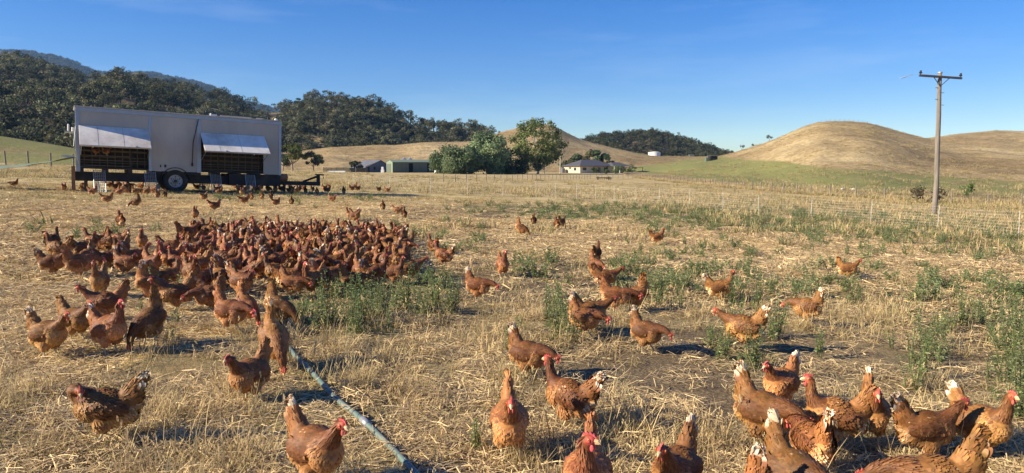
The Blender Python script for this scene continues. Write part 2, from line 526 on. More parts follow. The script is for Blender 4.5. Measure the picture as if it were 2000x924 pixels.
bush_mid = Hill([(400, 300), (480, 245), (540, 212), (570, 196), (600, 190), (640, 186), (680, 187), (710, 196), (740, 204), (770, 219), (800, 232), (850, 243), (900, 246),
                 (940, 250), (965, 259), (1000, 273), (1060, 300), (1120, 330)], 520, 386, sink=5, rough=13, rs=0.011, mixf=0.55, base=-3, seed=2)
bush_mid.mesh('hills_middle', M_BUSH, 140, 60)
bush_right = Hill([(1060, 330), (1130, 282), (1155, 272), (1180, 264), (1220, 256), (1280, 256), (1310, 264), (1350, 273), (1400, 291), (1440, 302), (1500, 330)], 620, 430,
                  sink=7, rough=9, rs=0.012, mixf=0.6, base=-4, seed=5)
bush_right.mesh('hills_right_bush', M_BUSH, 90, 40)
def g_none(X, Y, z):
    px, py = project((X, Y, z)); k = sstep(1150, 1300, px) * 0.55
    return (0, max(k, 0.75 * sstep(318, 333, py) * (0.5 if px < 900 else 0.2)), 0)
gold_mid = Hill([(380, 325), (480, 305), (560, 297), (620, 291), (700, 284), (760, 283), (850, 277), (920, 277), (960, 264), (1000, 252), (1045, 240), (1075, 243), (1110, 261), (1150, 277),
                 (1200, 290), (1260, 301), (1300, 305), (1400, 305), (1500, 312), (1600, 330)], 380, 268, rough=3.2, rs=0.016, mixf=0.7, base=-2.2, seed=4, back=0.2)
gold_mid.mesh('hills_dry_middle', M_GOLD, 260, 60, g_none)
spur = Hill([(540, 300), (575, 270), (600, 262), (630, 266), (665, 280), (700, 300)], 430, 385, rough=1, base=2, mixf=.6, seed=11)
spur.mesh('hills_spur', M_GOLD, 30, 14)
FLINE = [on_ground(px, py) for px, py in ((1245, 346), (1300, 353), (1400, 364), (1500, 373), (1600, 381), (1700, 387), (1800, 393), (1900, 398), (2000, 402), (2100, 405))]
FX = np.array([p.x / p.y for p in FLINE]); FY = np.array([p.y for p in FLINE])
def foot_r(X):
    if X < FX[0]: return float(FY[0]) + (FX[0] - X) * 150
    if X > FX[-1]: return float(FY[-1])
    return float(np.interp(X, FX, FY))
YB = ([1240, 1300, 1420, 1560, 1700, 1850, 2000, 2200], [306, 306, 308, 320, 331, 345, 352, 356])
def g_right(X, Y, z):
    px, py = project((X, Y, z))
    yb = float(np.interp(px, *YB)) + 5 * nz(X, Y, 7, 0.03)
    g = sstep(yb - 4, yb + 5, py)
    gx = float(np.interp(px, [1240, 1400, 1600, 1800, 2000], [346, 364, 381, 393, 402]))
    g *= 1 - 0.75 * sstep(gx - 15, gx - 6, py)
    if px > 1560: g *= 0.75
    return (0, g * 0.95, 0)
class DomeHill(Hill):
    def h(s, X, Y):
        z = Hill.h(s, X, Y)
        f = s.ft(X / Y)
        t = (Y - f) / (s.D - f)
        if 0 < t < 0.5 and X / Y > 0.16:
            return max(z, G(X, f) - 0.3 + (Y - f) * 0.02)
        return z
dome = DomeHill([(1100, 350), (1180, 340), (1250, 324), (1330, 315), (1390, 307), (1440, 297), (1500, 277), (1540, 260), (1575, 245), (1605, 238), (1650, 236.5), (1690, 238), (1712, 244), (1750, 256), (1790, 268),
                 (1830, 277), (1900, 284), (2000, 291), (2200, 300), (2500, 330)], 300, foot_r, rough=2.4, rs=0.018, mixf=0.45, base=-5.2, seed=6, power=1.0, back=0.3)
dome.mesh('hills_dome', M_GOLD, 260, 110, g_right)
gold_right = Hill([(1500, 345), (1560, 330), (1700, 290), (1780, 273), (1830, 268), (1880, 261), (1940, 256), (2000, 256), (2060, 258), (2200, 262), (2600, 270), (3000, 290)], 380, 190,
                  rough=3.5, rs=0.014, mixf=0.6, base=-6, seed=8, back=0.3)
gold_right.mesh('hills_dry_right', M_GOLD, 200, 60, g_right)
def g_left(X, Y, z): return (0, 0.75 + 0.3 * nz(X, Y, 1, 0.03), 0)
slope_left = Hill([(-700, 190), (-250, 236), (-60, 256), (0, 264), (60, 275), (120, 284), (160, 291), (240, 303), (330, 312), (420, 322), (520, 332)], 150, 82, rough=1.0, rs=0.03, mixf=0.6,
                  base=1.0, seed=9, back=0.05)
slope_left.mesh('hills_left_pasture', M_GOLD, 90, 40, g_left, backlen=0.6)
# ------------------------------------------------------------------ trees
M_BARK = mat('bark', (0.25, 0.20, 0.15), 0.9, var=0.35, scale=8, bmp=0.4, streak=(1, 1, 0.2))
M_PALEBARK = mat('pale_bark', (0.50, 0.44, 0.36), 0.85, var=0.3, scale=5, bmp=0.2, streak=(1, 1, 0.2))
M_LEAF = attr_mat('tree_leaves', rough=0.6, translucent=0.38, hue_var=0.03, val_var=0.5, spec=0.2)

def leaf_card(mb, c, n, L, W, col, rn):
    n = n.normalized()
    a = n.cross(Vector((rn.gauss(0, 1), rn.gauss(0, 1), rn.gauss(0, 1)))).normalized()
    b = n.cross(a)
    mb.add([c - a * L * .5, c + b * W * .5 , c + a * L * .5, c - b * W * .5], [(0, 1, 2, 3)], col)

def tree_meshes(rn, H, R, crown_lo, nclump, cr, nleaf, leaf, cols, droop=0.0, flat=0.75, trunk_r=None, limbs=6, open_=0.0, bark='bark', shape='round'):
    """trunk mesh and crown mesh of one tree standing at the origin"""
    tr = MB(); cw = MB()
    tr_r = trunk_r or H * 0.028
    lean = Vector((rn.uniform(-.05, .05) * H, rn.uniform(-.05, .05) * H, 0))
    fork = Vector((lean.x * .4, lean.y * .4, crown_lo * H * 0.95 + 0.02 * H))
    tr.tube([(0, 0, -0.4), (0, 0, 0.1), fork * 0.5 + Vector((rn.uniform(-.02, .02) * H, 0, 0)), fork], [tr_r * 1.5, tr_r * 1.1, tr_r * .9, tr_r * .75], 7, (.3, .3, .3))
    clumps = []
    for i in range(nclump):
        for _ in range(40):
            th = rn.uniform(0, 2 * math.pi); u = rn.uniform(-1, 1); rad = rn.uniform(0.35, 1.0) ** 0.5
            q = Vector((math.cos(th) * math.sqrt(1 - u * u), math.sin(th) * math.sqrt(1 - u * u), u)) * rad
            zc = (1 + crown_lo) / 2 * H; zr = (1 - crown_lo) / 2 * H
            p = Vector((q.x * R, q.y * R, zc + q.z * zr * 0.88)) + lean
            if shape == 'top' and q.z < -0.2 and rn.random() < 0.6: continue
            if all((p - o[0]).length > cr * 0.75 for o in clumps): break
        r = cr * rn.uniform(0.65, 1.25)
        clumps.append((p, r, rn.uniform(0.75, 1.25), rn.choice(cols)))
    order = sorted(range(nclump), key=lambda i: rn.random())
    for i in order[:limbs]:
        p = clumps[i][0]; m = fork.lerp(p, 0.5) + Vector((0, 0, -0.04 * H))
        tr.tube([fork * 0.92, m, p], [tr_r * .55, tr_r * .32, tr_r * .1], 5, (.3, .3, .3))
    for (p, r, k, col) in clumps:
        for _ in range(int(nleaf * (r / cr) ** 2)):
            q = Vector((rn.gauss(0, 1), rn.gauss(0, 1), rn.gauss(0, 1))).normalized()
            rad = r * rn.uniform(0.45, 1.08) if open_ < 0.5 else r * rn.uniform(0.1, 1.2)
            c = p + Vector((q.x * rad, q.y * rad, q.z * rad * flat - droop * rn.random() * r))
            n = (q + Vector((rn.gauss(0, .55), rn.gauss(0, .55), rn.gauss(0, .55) + 0.25)))
            kk = k * rn.uniform(0.7, 1.3)
            s = leaf * rn.uniform(0.7, 1.4)
            leaf_card(cw, c, n, s, s * (0.6 if droop else 0.7), (col[0] * kk, col[1] * kk, col[2] * kk), rn)
    return tr, cw, (M_PALEBARK if bark == 'pale' else M_BARK)

def tree(name, base, label, cat='tree', group=None, seed=0, rz=0, **kw):
    rn = random.Random(seed * 31 + 5)
    tr, cw, bm_ = tree_meshes(rn, **kw)
    e = empty(name, base, rz); tag(e, label, cat, group)
    tr.build('trunk', bm_, e, smooth=True); cw.build('crown', M_LEAF, e)
    return e

DARK = [(0.065, 0.075, 0.034), (0.095, 0.102, 0.045), (0.050, 0.060, 0.032), (0.14, 0.135, 0.066)]
GREYG = [(0.085, 0.10, 0.055), (0.11, 0.12, 0.07), (0.07, 0.085, 0.045)]
PEPPER = [(0.15, 0.21, 0.10), (0.19, 0.25, 0.125), (0.115, 0.17, 0.08)]
EUC = [(0.28, 0.32, 0.10), (0.34, 0.37, 0.14), (0.22, 0.26, 0.09), (0.15, 0.18, 0.06)]
SUNLIT_OLIVE = [(0.11, 0.12, 0.055), (0.16, 0.165, 0.085), (0.085, 0.095, 0.05), (0.21, 0.20, 0.11)]

def forest_variant(i, far=False, DARK=DARK):
    rn = random.Random(900 + i)
    if far:
        tr, cw, b = tree_meshes(rn, H=9, R=12, crown_lo=0.15, nclump=11, cr=4.2, nleaf=22, leaf=2.6, cols=DARK, flat=0.8, limbs=2, trunk_r=.3)
    elif i % 5 == 4:
        tr, cw, b = tree_meshes(rn, H=rn.uniform(5, 6), R=3.0, crown_lo=0.12, nclump=8, cr=1.4, nleaf=34, leaf=0.75, cols=GREYG, limbs=3)
    else:
        tr, cw, b = tree_meshes(rn, H=rn.uniform(8.5, 11), R=rn.uniform(3.4, 4.6), crown_lo=rn.uniform(.28, .42), nclump=11, cr=1.6, nleaf=38, leaf=0.72,
                                cols=DARK if i % 2 else DARK + GREYG[:2], limbs=6, bark='pale' if i % 3 == 0 else 'bark')
    o = len(cw.v)
    cw.add(tr.v, tr.f, (0.22, 0.19, 0.15))
    return cw.mesh('bush_clump', M_LEAF)
FV = [forest_variant(i) for i in range(9)]
FVL = [forest_variant(20 + i, DARK=SUNLIT_OLIVE) for i in range(9)]  # lighter tree copies with sunlight painted in; FV keeps the shaded hill darker
FFV = [forest_variant(i, True) for i in range(4)]

def plant_forest(name, hill, n, x0, x1, dens, label, scl=(0.75, 1.25), back=0.06, variants=FV, mins=0.0, lim=None):
    rn = random.Random(len(name)); pts = []; tries = 0
    while len(pts) < n and tries < n * 12:
        tries += 1
        u = rn.uniform(x0, x1); f = hill.ft(u)
        Y = f + (hill.D - f) * rn.uniform(0.02, 1 + back)
        X = u * Y
        if rn.random() > dens(X, Y, (Y - f) / (hill.D - f)): continue
        z = hill.h(X, Y)
        s = rn.uniform(*scl)
        pts.append((X, Y, z - 0.3, rn.uniform(0, 6.28), s, rn.randrange(len(variants)), rn.uniform(-.06, .06), rn.uniform(-.06, .06)))
    return scatter(name, pts, variants, label, 'forest')

plant_forest('mountain_forest', mountain, 7500, mountain.X[1], mountain.X[-2], lambda X, Y, t: 1.0, 'dark forest covering the far blue mountain', (1.0, 1.7), variants=FFV)
plant_forest('left_hill_forest', bush_left, 3600, bush_left.X[1], bush_left.X[-1],
             lambda X, Y, t: min(1, 0.62 + 0.8 * nz(X, Y, 2, 0.02) + 0.5 * (X / Y < -.5)), 'dark eucalyptus forest covering the hill behind the trailer', (0.6, 1.4), variants=FV + FVL[:4])
plant_forest('middle_hill_forest', bush_mid, 1500, bush_mid.X[1], bush_mid.X[-2],
             lambda X, Y, t: min(1, (0.50 + 0.95 * nz(X, Y, 2, 0.025)) * (0.6 + t * .8 if t < .5 else 1) * (1 - 0.7 * sstep(0.93, 0.99, t))), 'open eucalyptus forest on the hill behind the sheds', (0.5, 1.15), variants=FVL + FV[:3])
plant_forest('right_hill_forest', bush_right, 900, bush_right.X[1], bush_right.X[-2], lambda X, Y, t: 1.0, 'dark forest on the low hill behind the white tank', (0.7, 1.05))

# single trees standing on the skyline of the middle hill
for i, (px, hgt, kind) in enumerate(((583, 7, 0), (608, 8, 0), (640, 9, 1), (672, 10, 1), (700, 8, 0), (735, 8, 0), (762, 8, 1), (783, 9, 1), (806, 6, 0),
                                     (838, 8, 1), (866, 9, 1), (880, 8, 1), (898, 6, 0), (917, 9, 1), (934, 8, 1), (950, 5, 0))):
    X = at(px, 240, 518).x; Y = 518
    tree('eucalyptus_tree', (X, Y, bush_mid.h(X, Y) - 0.2), 'eucalyptus on the skyline of the hill behind the sheds, %s from the left' % ('first second third fourth fifth sixth seventh eighth ninth tenth eleventh twelfth thirteenth fourteenth fifteenth sixteenth'.split()[i]), group='skyline trees on the middle hill', seed=i,
         H=hgt * 1.0, R=hgt * (0.42 if kind else 0.34), crown_lo=0.42 if kind else .3, nclump=8 if kind else 6, cr=hgt * .17, nleaf=46, leaf=0.6, cols=DARK, limbs=5, flat=.6)
for i, (px, py, hgt) in enumerate(((1448, 296, 2.6), (1503, 279, 3.0), (1470, 290, 1.4))):
    hh = dome; Y = 297; X = at(px, py, Y).x
    tree('small_tree', (X, Y, hh.h(X, Y) - .1), ('small lone tree low on the left slope of the bare round hill', 'small lone tree higher on the left slope of the round hill', 'tiny bush between the two lone trees on the round hill')[i],
         seed=40 + i, H=hgt, R=hgt * .36, crown_lo=.2, nclump=5, cr=hgt * .2, nleaf=30, leaf=0.35, cols=DARK, limbs=3)

# trees around the sheds and the house
def gz(px, Y, dz=0.0):
    X = at(px, 335, Y).x
    return Vector((X, Y, G(X, Y) + dz))
tree('gum_tree', gz(572, 215), 'round gum tree with yellow-lit top just right of the trailer', seed=51, H=10.5, R=3.4, crown_lo=.26, nclump=16, cr=1.35, nleaf=150, leaf=0.5, cols=[(.11, .13, .035), (.15, .16, .04), (.07, .09, .03)], limbs=7)
tree('gum_tree', gz(553, 225), 'grey-green gum tree half hidden behind the front of the trailer', seed=52, H=8.5, R=3.2, crown_lo=.25, nclump=14, cr=1.3, nleaf=140, leaf=0.5, cols=GREYG, limbs=7)
tree('gum_tree', gz(613, 220), 'small dark dome-shaped gum tree right of the trailer drawbar', seed=53, H=6.8, R=3.4, crown_lo=.3, nclump=15, cr=1.15, nleaf=140, leaf=0.48, cols=DARK + [(.08, .10, .035)], limbs=7)
tree('shrub_tree', gz(696, 225), 'small dark round bush left of the grey gabled shed', seed=54, H=4.2, R=2.2, crown_lo=.06, nclump=13, cr=.9, nleaf=130, leaf=0.4, cols=DARK, limbs=4)
tree('pepper_tree', gz(872, 205), 'lowest and leftmost of the weeping pepper trees beside the long green shed', group='pepper trees beside the green shed', seed=61, H=8.2, R=5.0, crown_lo=-.05, nclump=32, cr=1.9, nleaf=230, leaf=0.62, cols=PEPPER, droop=.7, limbs=6)
tree('pepper_tree', gz(905, 197), 'rounded weeping pepper tree standing in front of the others', group='pepper trees beside the green shed', seed=62, H=9.0, R=5.2, crown_lo=-.05, nclump=34, cr=1.9, nleaf=230, leaf=0.62, cols=PEPPER, droop=.7, limbs=6)
tree('pepper_tree', gz(955, 207), 'tallest of the weeping pepper trees, left of the tall gum', group='pepper trees beside the green shed', seed=63, H=13.6, R=6.6, crown_lo=-.02, nclump=46, cr=2.2, nleaf=260, leaf=0.64, cols=PEPPER, droop=.7, limbs=8)
tree('pepper_tree', gz(1000, 212), 'low dark pepper tree under the tall gum', group='pepper trees beside the green shed', seed=64, H=7.4, R=4.6, crown_lo=-.03, nclump=24, cr=1.7, nleaf=200, leaf=0.6, cols=[(.08, .12, .05), (.11, .155, .065)], droop=.6, limbs=6)
tree('eucalyptus_tree', gz(1050, 216), 'tall spreading gum tree with pale trunk left of the house', seed=65, H=18.2, R=8.6, crown_lo=.04, nclump=130, cr=1.6, nleaf=105, leaf=0.5, cols=EUC, limbs=22, bark='pale', flat=.7, trunk_r=.38, open_=1)
for i, (px, H_, R_) in enumerate(((1130, 7.5, 3.2), (1157, 9.4, 4.0), (1182, 7.6, 3.4), (1113, 5.0, 3.0))):
    tree('dark_tree', gz(px, 272), ('dark tree above the left part of the house roof', 'tallest dark tree behind the house roof', 'dark tree above the right part of the house roof', 'low tree behind the cream end wall of the house')[i],
         group='trees behind the house', seed=70 + i, H=H_, R=R_, crown_lo=.12, nclump=18, cr=1.5, nleaf=150, leaf=0.6, cols=DARK + PEPPER[2:], limbs=6)
for i, (px, H_, R_) in enumerate(((1163, 2.2, 1.2), (1205, 3.0, 1.9), (1222, 2.4, 1.4), (1235, 3.2, 1.7), (1185, 1.6, 1.0), (1010, 2.4, 2.2), (1030, 1.8, 1.8))):
    tree('garden_shrub', gz(px, 236 if px > 1100 else 225), ('small light green shrub against the house wall', 'broad green shrub in front of the verandah', 'low round shrub right of the verandah', 'rounded shrub at the right end of the house garden',
         'tiny shrub between the house wall and the verandah', 'low shrub under the tall gum on its left', 'low shrub at the foot of the tall gum')[i], cat='shrub', seed=80 + i, H=H_, R=R_, crown_lo=.03, nclump=9, cr=R_ * .45, nleaf=60, leaf=0.28,
         cols=[(.12, .17, .05), (.09, .13, .04)], limbs=3)
p = on_ground(1890, 396); s_ = 0.9
tree('young_tree', (p.x, p.y, p.z), 'spindly young green tree on the fence line right of the power pole', seed=90, H=1.9, R=.7, crown_lo=.25, nclump=8, cr=.3, nleaf=45, leaf=0.13, cols=[(.09, .16, .04)], limbs=5, trunk_r=.03)
p = on_ground(1808, 396)
tree('dead_bush', (p.x, p.y, p.z), 'low brown bush on the fence line beside the power pole', cat='bush', seed=91, H=1.4, R=1.5, crown_lo=.02, nclump=12, cr=.5, nleaf=60, leaf=0.16, cols=[(.12, .11, .05), (.09, .075, .045)], limbs=4, trunk_r=.04)
# ------------------------------------------------------------------ mobile hen house (trailer)
M_PANEL = mat('shaded_sandwich_panel', (0.345, 0.325, 0.305), 0.6, var=0.06, scale=1.2, dirt=(0.47, 0.43, 0.38), streak=(1, 1, 0.35))  # greyed base colour paints in the shade of the long side
M_FLAP = mat('sunlit_flap_panel', (0.80, 0.75, 0.67), 0.7, var=0.06, scale=1.6, dirt=(0.42, 0.33, 0.26), streak=(1, 1, 0.4))  # paler copy of the wall panel: sunlight painted into the flaps
M_TRIM = mat('grey_blue_trim', (0.29, 0.33, 0.41), 0.4, 0.3, var=0.08, scale=3)
M_STEEL = mat('dark_steel', (0.016, 0.015, 0.016), 0.7, 0.0, var=0.3, scale=4, dirt=(0.09, 0.055, 0.035))
M_GALV = mat('galvanised', (0.45, 0.46, 0.46), 0.45, 0.6, var=0.15, scale=9)
M_RUBBER = mat('tyre_rubber', (0.022, 0.021, 0.02), 0.85, var=0.3, scale=9, dirt=(0.10, 0.075, 0.05))
M_RIM = mat('wheel_rim', (0.36, 0.36, 0.36), 0.5, 0.3, var=0.2, scale=8, dirt=(0.16, 0.11, 0.08))
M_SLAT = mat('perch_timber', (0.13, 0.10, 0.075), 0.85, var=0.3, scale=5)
M_INNER = mat('shaded_inner_wall', (0.045, 0.036, 0.03), 0.9, var=0.3, scale=3)  # darkened so the side openings look shaded inside
M_WOOD = mat('brown_timber', (0.26, 0.13, 0.065), 0.85, var=0.3, scale=5, bmp=0.2)
M_WHITE = mat('white_plastic', (0.78, 0.77, 0.73), 0.5, var=0.06, scale=3)
M_BLACK = mat('black_plastic', (0.02, 0.02, 0.02), 0.5)
M_SOLAR = mat('solar_glass', (0.03, 0.035, 0.06), 0.15, 0.1)

def build_trailer():
    a = at(150, 330, 30.0); b_ = at(548, 342.5, 34.8)
    ex = (b_ - a).normalized()
    nrm = Vector((ex.y, -ex.x, 0)).normalized()          # towards the camera
    up = nrm.cross(ex).normalized()
    if up.z < 0: up = -up
    root = empty('hen_house_trailer', a)
    M = Matrix((ex, -nrm, up)).transposed()              # local x along the side, y into the trailer, z up
    root.rotation_euler = M.to_euler()
    tag(root, 'long grey-white mobile hen house trailer with two propped-up side flaps', 'trailer')
    W, Hh, D = (b_ - a).length, 2.72, 2.5
    MI = Matrix.Translation(a) @ M.to_4x4()
    inv = MI.inverted()
    def part(n, mb, m, par=root, smooth=False): return mb.build(n, m, par, smooth)
    u1, u2, u3, u4 = 2.80, 2.93, 4.84, 5.02
    # walls
    mb = MB()
    mb.box((0.12, 0, 1.86), (u1, .05, Hh - .16)); mb.box((u2, 0, 0.02), (u3, .05, Hh - .16))
    mb.box((u4, 0, 1.86), (7.90, .05, Hh - .16)); mb.box((7.90, .0, 0.02), (W - .10, .052, Hh - .16))
    mb.box((0.05, D - .05, 0.02), (W - .05, D, Hh - .05))
    mb.box((0.02, .06, 0.5), (.06, D - .05, Hh - .05)); mb.box((W - .06, .06, 0.02), (W - .02, D - .05, Hh - .05))
    part('wall', mb, M_PANEL)
    for q in (1.05, 1.95, 3.86, 5.9, 6.9):               # thin joints between panels
        mb = MB(); lo = 1.9 if not (u2 < q < u3) else .05
        mb.box((q, -.003, lo), (q + .012, .002, Hh - .17)); part('panel_joint', mb, M_TRIM)
    mb = MB(); mb.box((-.06, -.06, Hh - .03), (W + .04, D + .05, Hh + .03), bev=.01); part('roof', mb, M_PANEL)
    mb = MB(); mb.box((-.03, -.035, Hh - .19), (W + .02, -.001, Hh - .032), bev=.006); part('roof_rail', mb, M_TRIM)
    for q0, q1, zb in ((-.03, .13, -.1), (u1, u2, .0), (u3, u4, .0), (W - .11, W + .02, .0)):
        mb = MB(); mb.box((q0, -.030, zb), (q1, .055, Hh - .192), bev=.006); part('corner_post', mb, M_TRIM)
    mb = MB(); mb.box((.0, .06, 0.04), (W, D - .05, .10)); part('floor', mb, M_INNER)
    # interior racks and slats in the two side openings
    for q0, q1 in ((.13, u1), (u4, 7.90)):
        mb = MB(); mb.box((q0, .55, .12), (q1, .60, 2.2)); part('shaded_inner_wall', mb, M_INNER)
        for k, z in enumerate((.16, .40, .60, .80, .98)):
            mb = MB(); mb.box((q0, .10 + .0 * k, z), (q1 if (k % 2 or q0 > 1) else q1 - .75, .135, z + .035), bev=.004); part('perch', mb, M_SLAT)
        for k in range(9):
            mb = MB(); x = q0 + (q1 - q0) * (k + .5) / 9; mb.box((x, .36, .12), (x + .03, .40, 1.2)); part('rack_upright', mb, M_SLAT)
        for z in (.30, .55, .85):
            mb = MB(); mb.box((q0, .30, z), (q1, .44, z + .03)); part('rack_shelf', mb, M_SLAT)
        mb = MB(); x = q0 + (q1 - q0) * (.74 if q0 < 1 else .27); mb.box((x, .055, .1), (x + .035, .085, 1.1)); part('upright', mb, M_STEEL)
        mb = MB(); x = q0 + (q1 - q0) * (.17 if q0 < 1 else .84); mb.box((x, .04, .96), (x + .06, .08, 1.07), bev=.01); part('drinker', mb, M_WHITE)
        # flap hinged at the top, propped outwards
        ang = math.radians(55); L = 1.55
        e = Matrix.Translation((0, -.04, 1.90)) @ Matrix.Rotation(-ang, 4, 'X')
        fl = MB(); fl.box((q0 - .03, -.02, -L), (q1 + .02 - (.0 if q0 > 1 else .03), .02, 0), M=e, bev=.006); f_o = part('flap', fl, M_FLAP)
        for q in (q0 + .65, q0 + 1.62):
            mb = MB(); mb.box((q, -.024, -L + .02), (q + .01, -.019, -.02), M=e); part('flap_joint', mb, M_TRIM, f_o)
        mb = MB(); mb.box((q0 - .04, -.028, -L - .02), (q1 + .03 - (.0 if q0 > 1 else .04), .028, -L + .02), M=e); part('flap_edge', mb, M_GALV, f_o)
        for q in (q0 + .03, q1 - .05):
            lo = e @ Vector((q, .03, -L + .05)); mb = MB(); mb.tube([lo, (q, .02, .62)], .014, 6); part('flap_stay', mb, M_GALV)
        mb = MB(); q = q0 + (q1 - q0) * .76 if q0 < 1 else q0 + (q1 - q0) * .3
        mb.box((q, -.05, -L + .02), (q + .10, -.022, -L + .08), M=e, bev=.006); part('latch', mb, M_GALV, f_o)
    mb = MB(); mb.tube([(-.02, -.07, 1.86), (-.10, -.42, .98), (.10, -.06, .15)], .022, 6); part('prop_rod', mb, M_GALV)
    mb = MB(); mb.tube([(4.90, -.06, Hh - .2), (4.66, -.09, 1.4), (4.62, -.08, .42)], .020, 6); mb.box((4.58, -.12, .30), (4.66, -.05, .46), bev=.01); part('winch_rod', mb, M_STEEL)
    for q, s in ((3.26, .05), (3.44, .085)):
        mb = MB(); mb.box((q, -.03, .20 + .0), (q + s, -.001, .31 + .02 * (s > .06)), bev=.012); part('socket_box', mb, M_BLACK)
    # chassis
    mb = MB()
    for y in (.35, D - .5):
        mb.box((-.05, y, -.52), (6.2, y + .12, -.12)); mb.box((6.2, y, -.55), (W + .05, y + .12, -.05))
    part('chassis_rail', mb, M_STEEL)
    mb = MB(); mb.box((6.3, .10, -.56), (W + .02, D - .3, .0)); part('front_underbody', mb, M_STEEL)
    for k in range(10):
        mb = MB(); x = .1 + k * (W - .3) / 9; mb.box((x, .05, -.14), (x + .16, D - .05, .035)); part('crossmember', mb, M_STEEL)
    mb = MB(); mb.box((2.93, .04, -.12), (5.0, .34, .015)); part('side_skirt', mb, M_STEEL)
    mb = MB(); x0 = W
    mb.box((x0, .95, -.50), (x0 + 2.35, 1.13, -.29)); mb.box((x0 + 2.18, .97, -.50), (x0 + 2.34, 1.11, .10)); mb.box((x0 + 2.12, .93, .06), (x0 + 2.55, 1.15, .13))
    mb.tube([(x0 + 1.45, 1.04, -.30), (x0 + 2.22, 1.04, .0)], .055, 4)
    mb.tube([(x0 + 2.50, 1.04, .08), (x0 + 2.56, 1.04, -.12)], .02, 5)
    part('drawbar', mb, M_STEEL)
    # local z of the ground at a local spot
    def gl(x, y):
        w = MI @ Vector((x, y, 0)); return (inv @ Vector((w.x, w.y, G(w.x, w.y)))).z
    # wheels (two axles' worth on one hub line), mudguard
    for y, s in ((-.02, -1), (D - .22, 1)):
        xc = 3.91; R_ = .54; zc = gl(xc, y) + R_ - .03
        wh = empty('wheel', (0, 0, 0)); wh.parent = root; wh.location = (xc, y, zc)
        prof = [(.30, 0), (.40, -.005), (.50, .0), (.54, .03), (.54, .21), (.50, .24), (.30, .24)]
        t = MB(); n = 36; V = []
        for k in range(n):
            th = 2 * math.pi * k / n
            V += [(r * math.cos(th), w, r * math.sin(th)) for r, w in prof]
        m_ = len(prof)
        t.add(V, [(k * m_ + j, ((k + 1) % n) * m_ + j, ((k + 1) % n) * m_ + (j + 1) % m_, k * m_ + (j + 1) % m_) for k in range(n) for j in range(m_)])
        t.build('tyre', M_RUBBER, wh, True)
        r_ = MB(); r_.tube([(0, .06, 0), (0, .16, 0)], .30, 28); r_.tube([(0, .03, 0), (0, .055, 0)], [.10, .12], 20)
        for k in range(28):
            pass
        V = []; n = 32
        for k in range(n):
            th = 2 * math.pi * k / n
            V += [(r * math.cos(th), w, r * math.sin(th)) for r, w in ((.305, .0), (.27, .01), (.255, .055))]
        r_.add(V, [(k * 3 + j, ((k + 1) % n) * 3 + j, ((k + 1) % n) * 3 + j + 1, k * 3 + j + 1) for k in range(n) for j in range(2)])
        r_.build('rim', M_RIM, wh, False)
        h_ = MB(); h_.tube([(0, -.03, 0), (0, .05, 0)], .075, 16)
        for k in range(8):
            th = 2 * math.pi * k / 8; h_.tube([(.13 * math.cos(th), .035, .13 * math.sin(th)), (.13 * math.cos(th), .06, .13 * math.sin(th))], .02, 6)
        for k in range(6):
            th = 2 * math.pi * (k + .5) / 6; h_.tube([(.20 * math.cos(th), .052, .20 * math.sin(th)), (.20 * math.cos(th), .062, .20 * math.sin(th))], .028, 10)
        h_.build('hub', M_STEEL, wh)
    xc = 3.91; zc = gl(xc, 0) + .51
    mb = MB(); V = []; n = 18
    for k in range(n + 1):
        th = math.radians(8 + 164 * k / n)
        for r, w in ((.64, -.06), (.64, .30), (.61, .30), (.61, -.06)): V.append((xc + r * math.cos(th), w, zc + r * math.sin(th)))
    mb.add(V, [(k * 4 + j, (k + 1) * 4 + j, (k + 1) * 4 + (j + 1) % 4, k * 4 + (j + 1) % 4) for k in range(n) for j in range(4)])
    part('mudguard', mb, M_STEEL)
    mb = MB(); mb.tube([(xc, .15, zc), (xc, D - .15, zc)], .07, 8); part('axle', mb, M_STEEL)
    # roof fittings
    mb = MB(); mb.box((3.98, .9, Hh + .03), (4.85, 1.6, Hh + .10), bev=.02); part('roof_vent', mb, M_WHITE)
    mb = MB(); mb.box((5.55, .35, Hh + .12), (8.05, 1.6, Hh + .17)); mb.box((5.9, .6, Hh + .03), (5.96, 1.3, Hh + .12)); mb.box((7.6, .6, Hh + .03), (7.66, 1.3, Hh + .12)); part('solar_panel', mb, M_SOLAR)
    mb = MB(); mb.box((5.48, .35, Hh + .03), (5.80, .44, Hh + .17), bev=.02); part('roof_box', mb, M_WHITE)
    mb = MB(); mb.tube([(8.28, .6, Hh), (8.28, .6, Hh + .22)], .06, 8); part('flue', mb, M_STEEL)
    mb = MB(); mb.ball((8.62, .5, Hh + .09), (.09, .09, .08)); part('roof_knob', mb, M_WHITE, smooth=True)
    # rear platform, fittings
    mb = MB(); mb.box((-.55, .15, .50), (-.03, 1.9, .58)); mb.box((-.42, .2, 1.58), (-.03, .9, 1.63)); part('rear_shelf', mb, M_GALV)
    mb = MB(); mb.box((-.32, .25, 1.64), (-.25, .33, 1.95), bev=.02); mb.tube([(-.12, .4, 1.64), (-.12, .4, 1.82)], .045, 8); part('rear_canister', mb, M_WHITE)
    for x, y in ((-.20, .12), (.28, .9)):
        g_ = gl(x, y); mb = MB(); mb.box((x, y, g_ - .1), (x + .14, y + .14, .12 if x < 0 else -.2), bev=.01); part('rear_stand', mb, M_WOOD)
    for x in (8.65, 9.10):
        g_ = gl(x, .9); mb = MB(); mb.box((x, .85, g_ - .05), (x + .13, .98, -.4), bev=.01); part('jack_stand', mb, M_STEEL)
    mb = MB(); mb.tube([(W + .05, .5, -.10), (W + .45, .5, -.12)], [.20, .20], 14); part('gas_bottle', mb, M_WOOD)
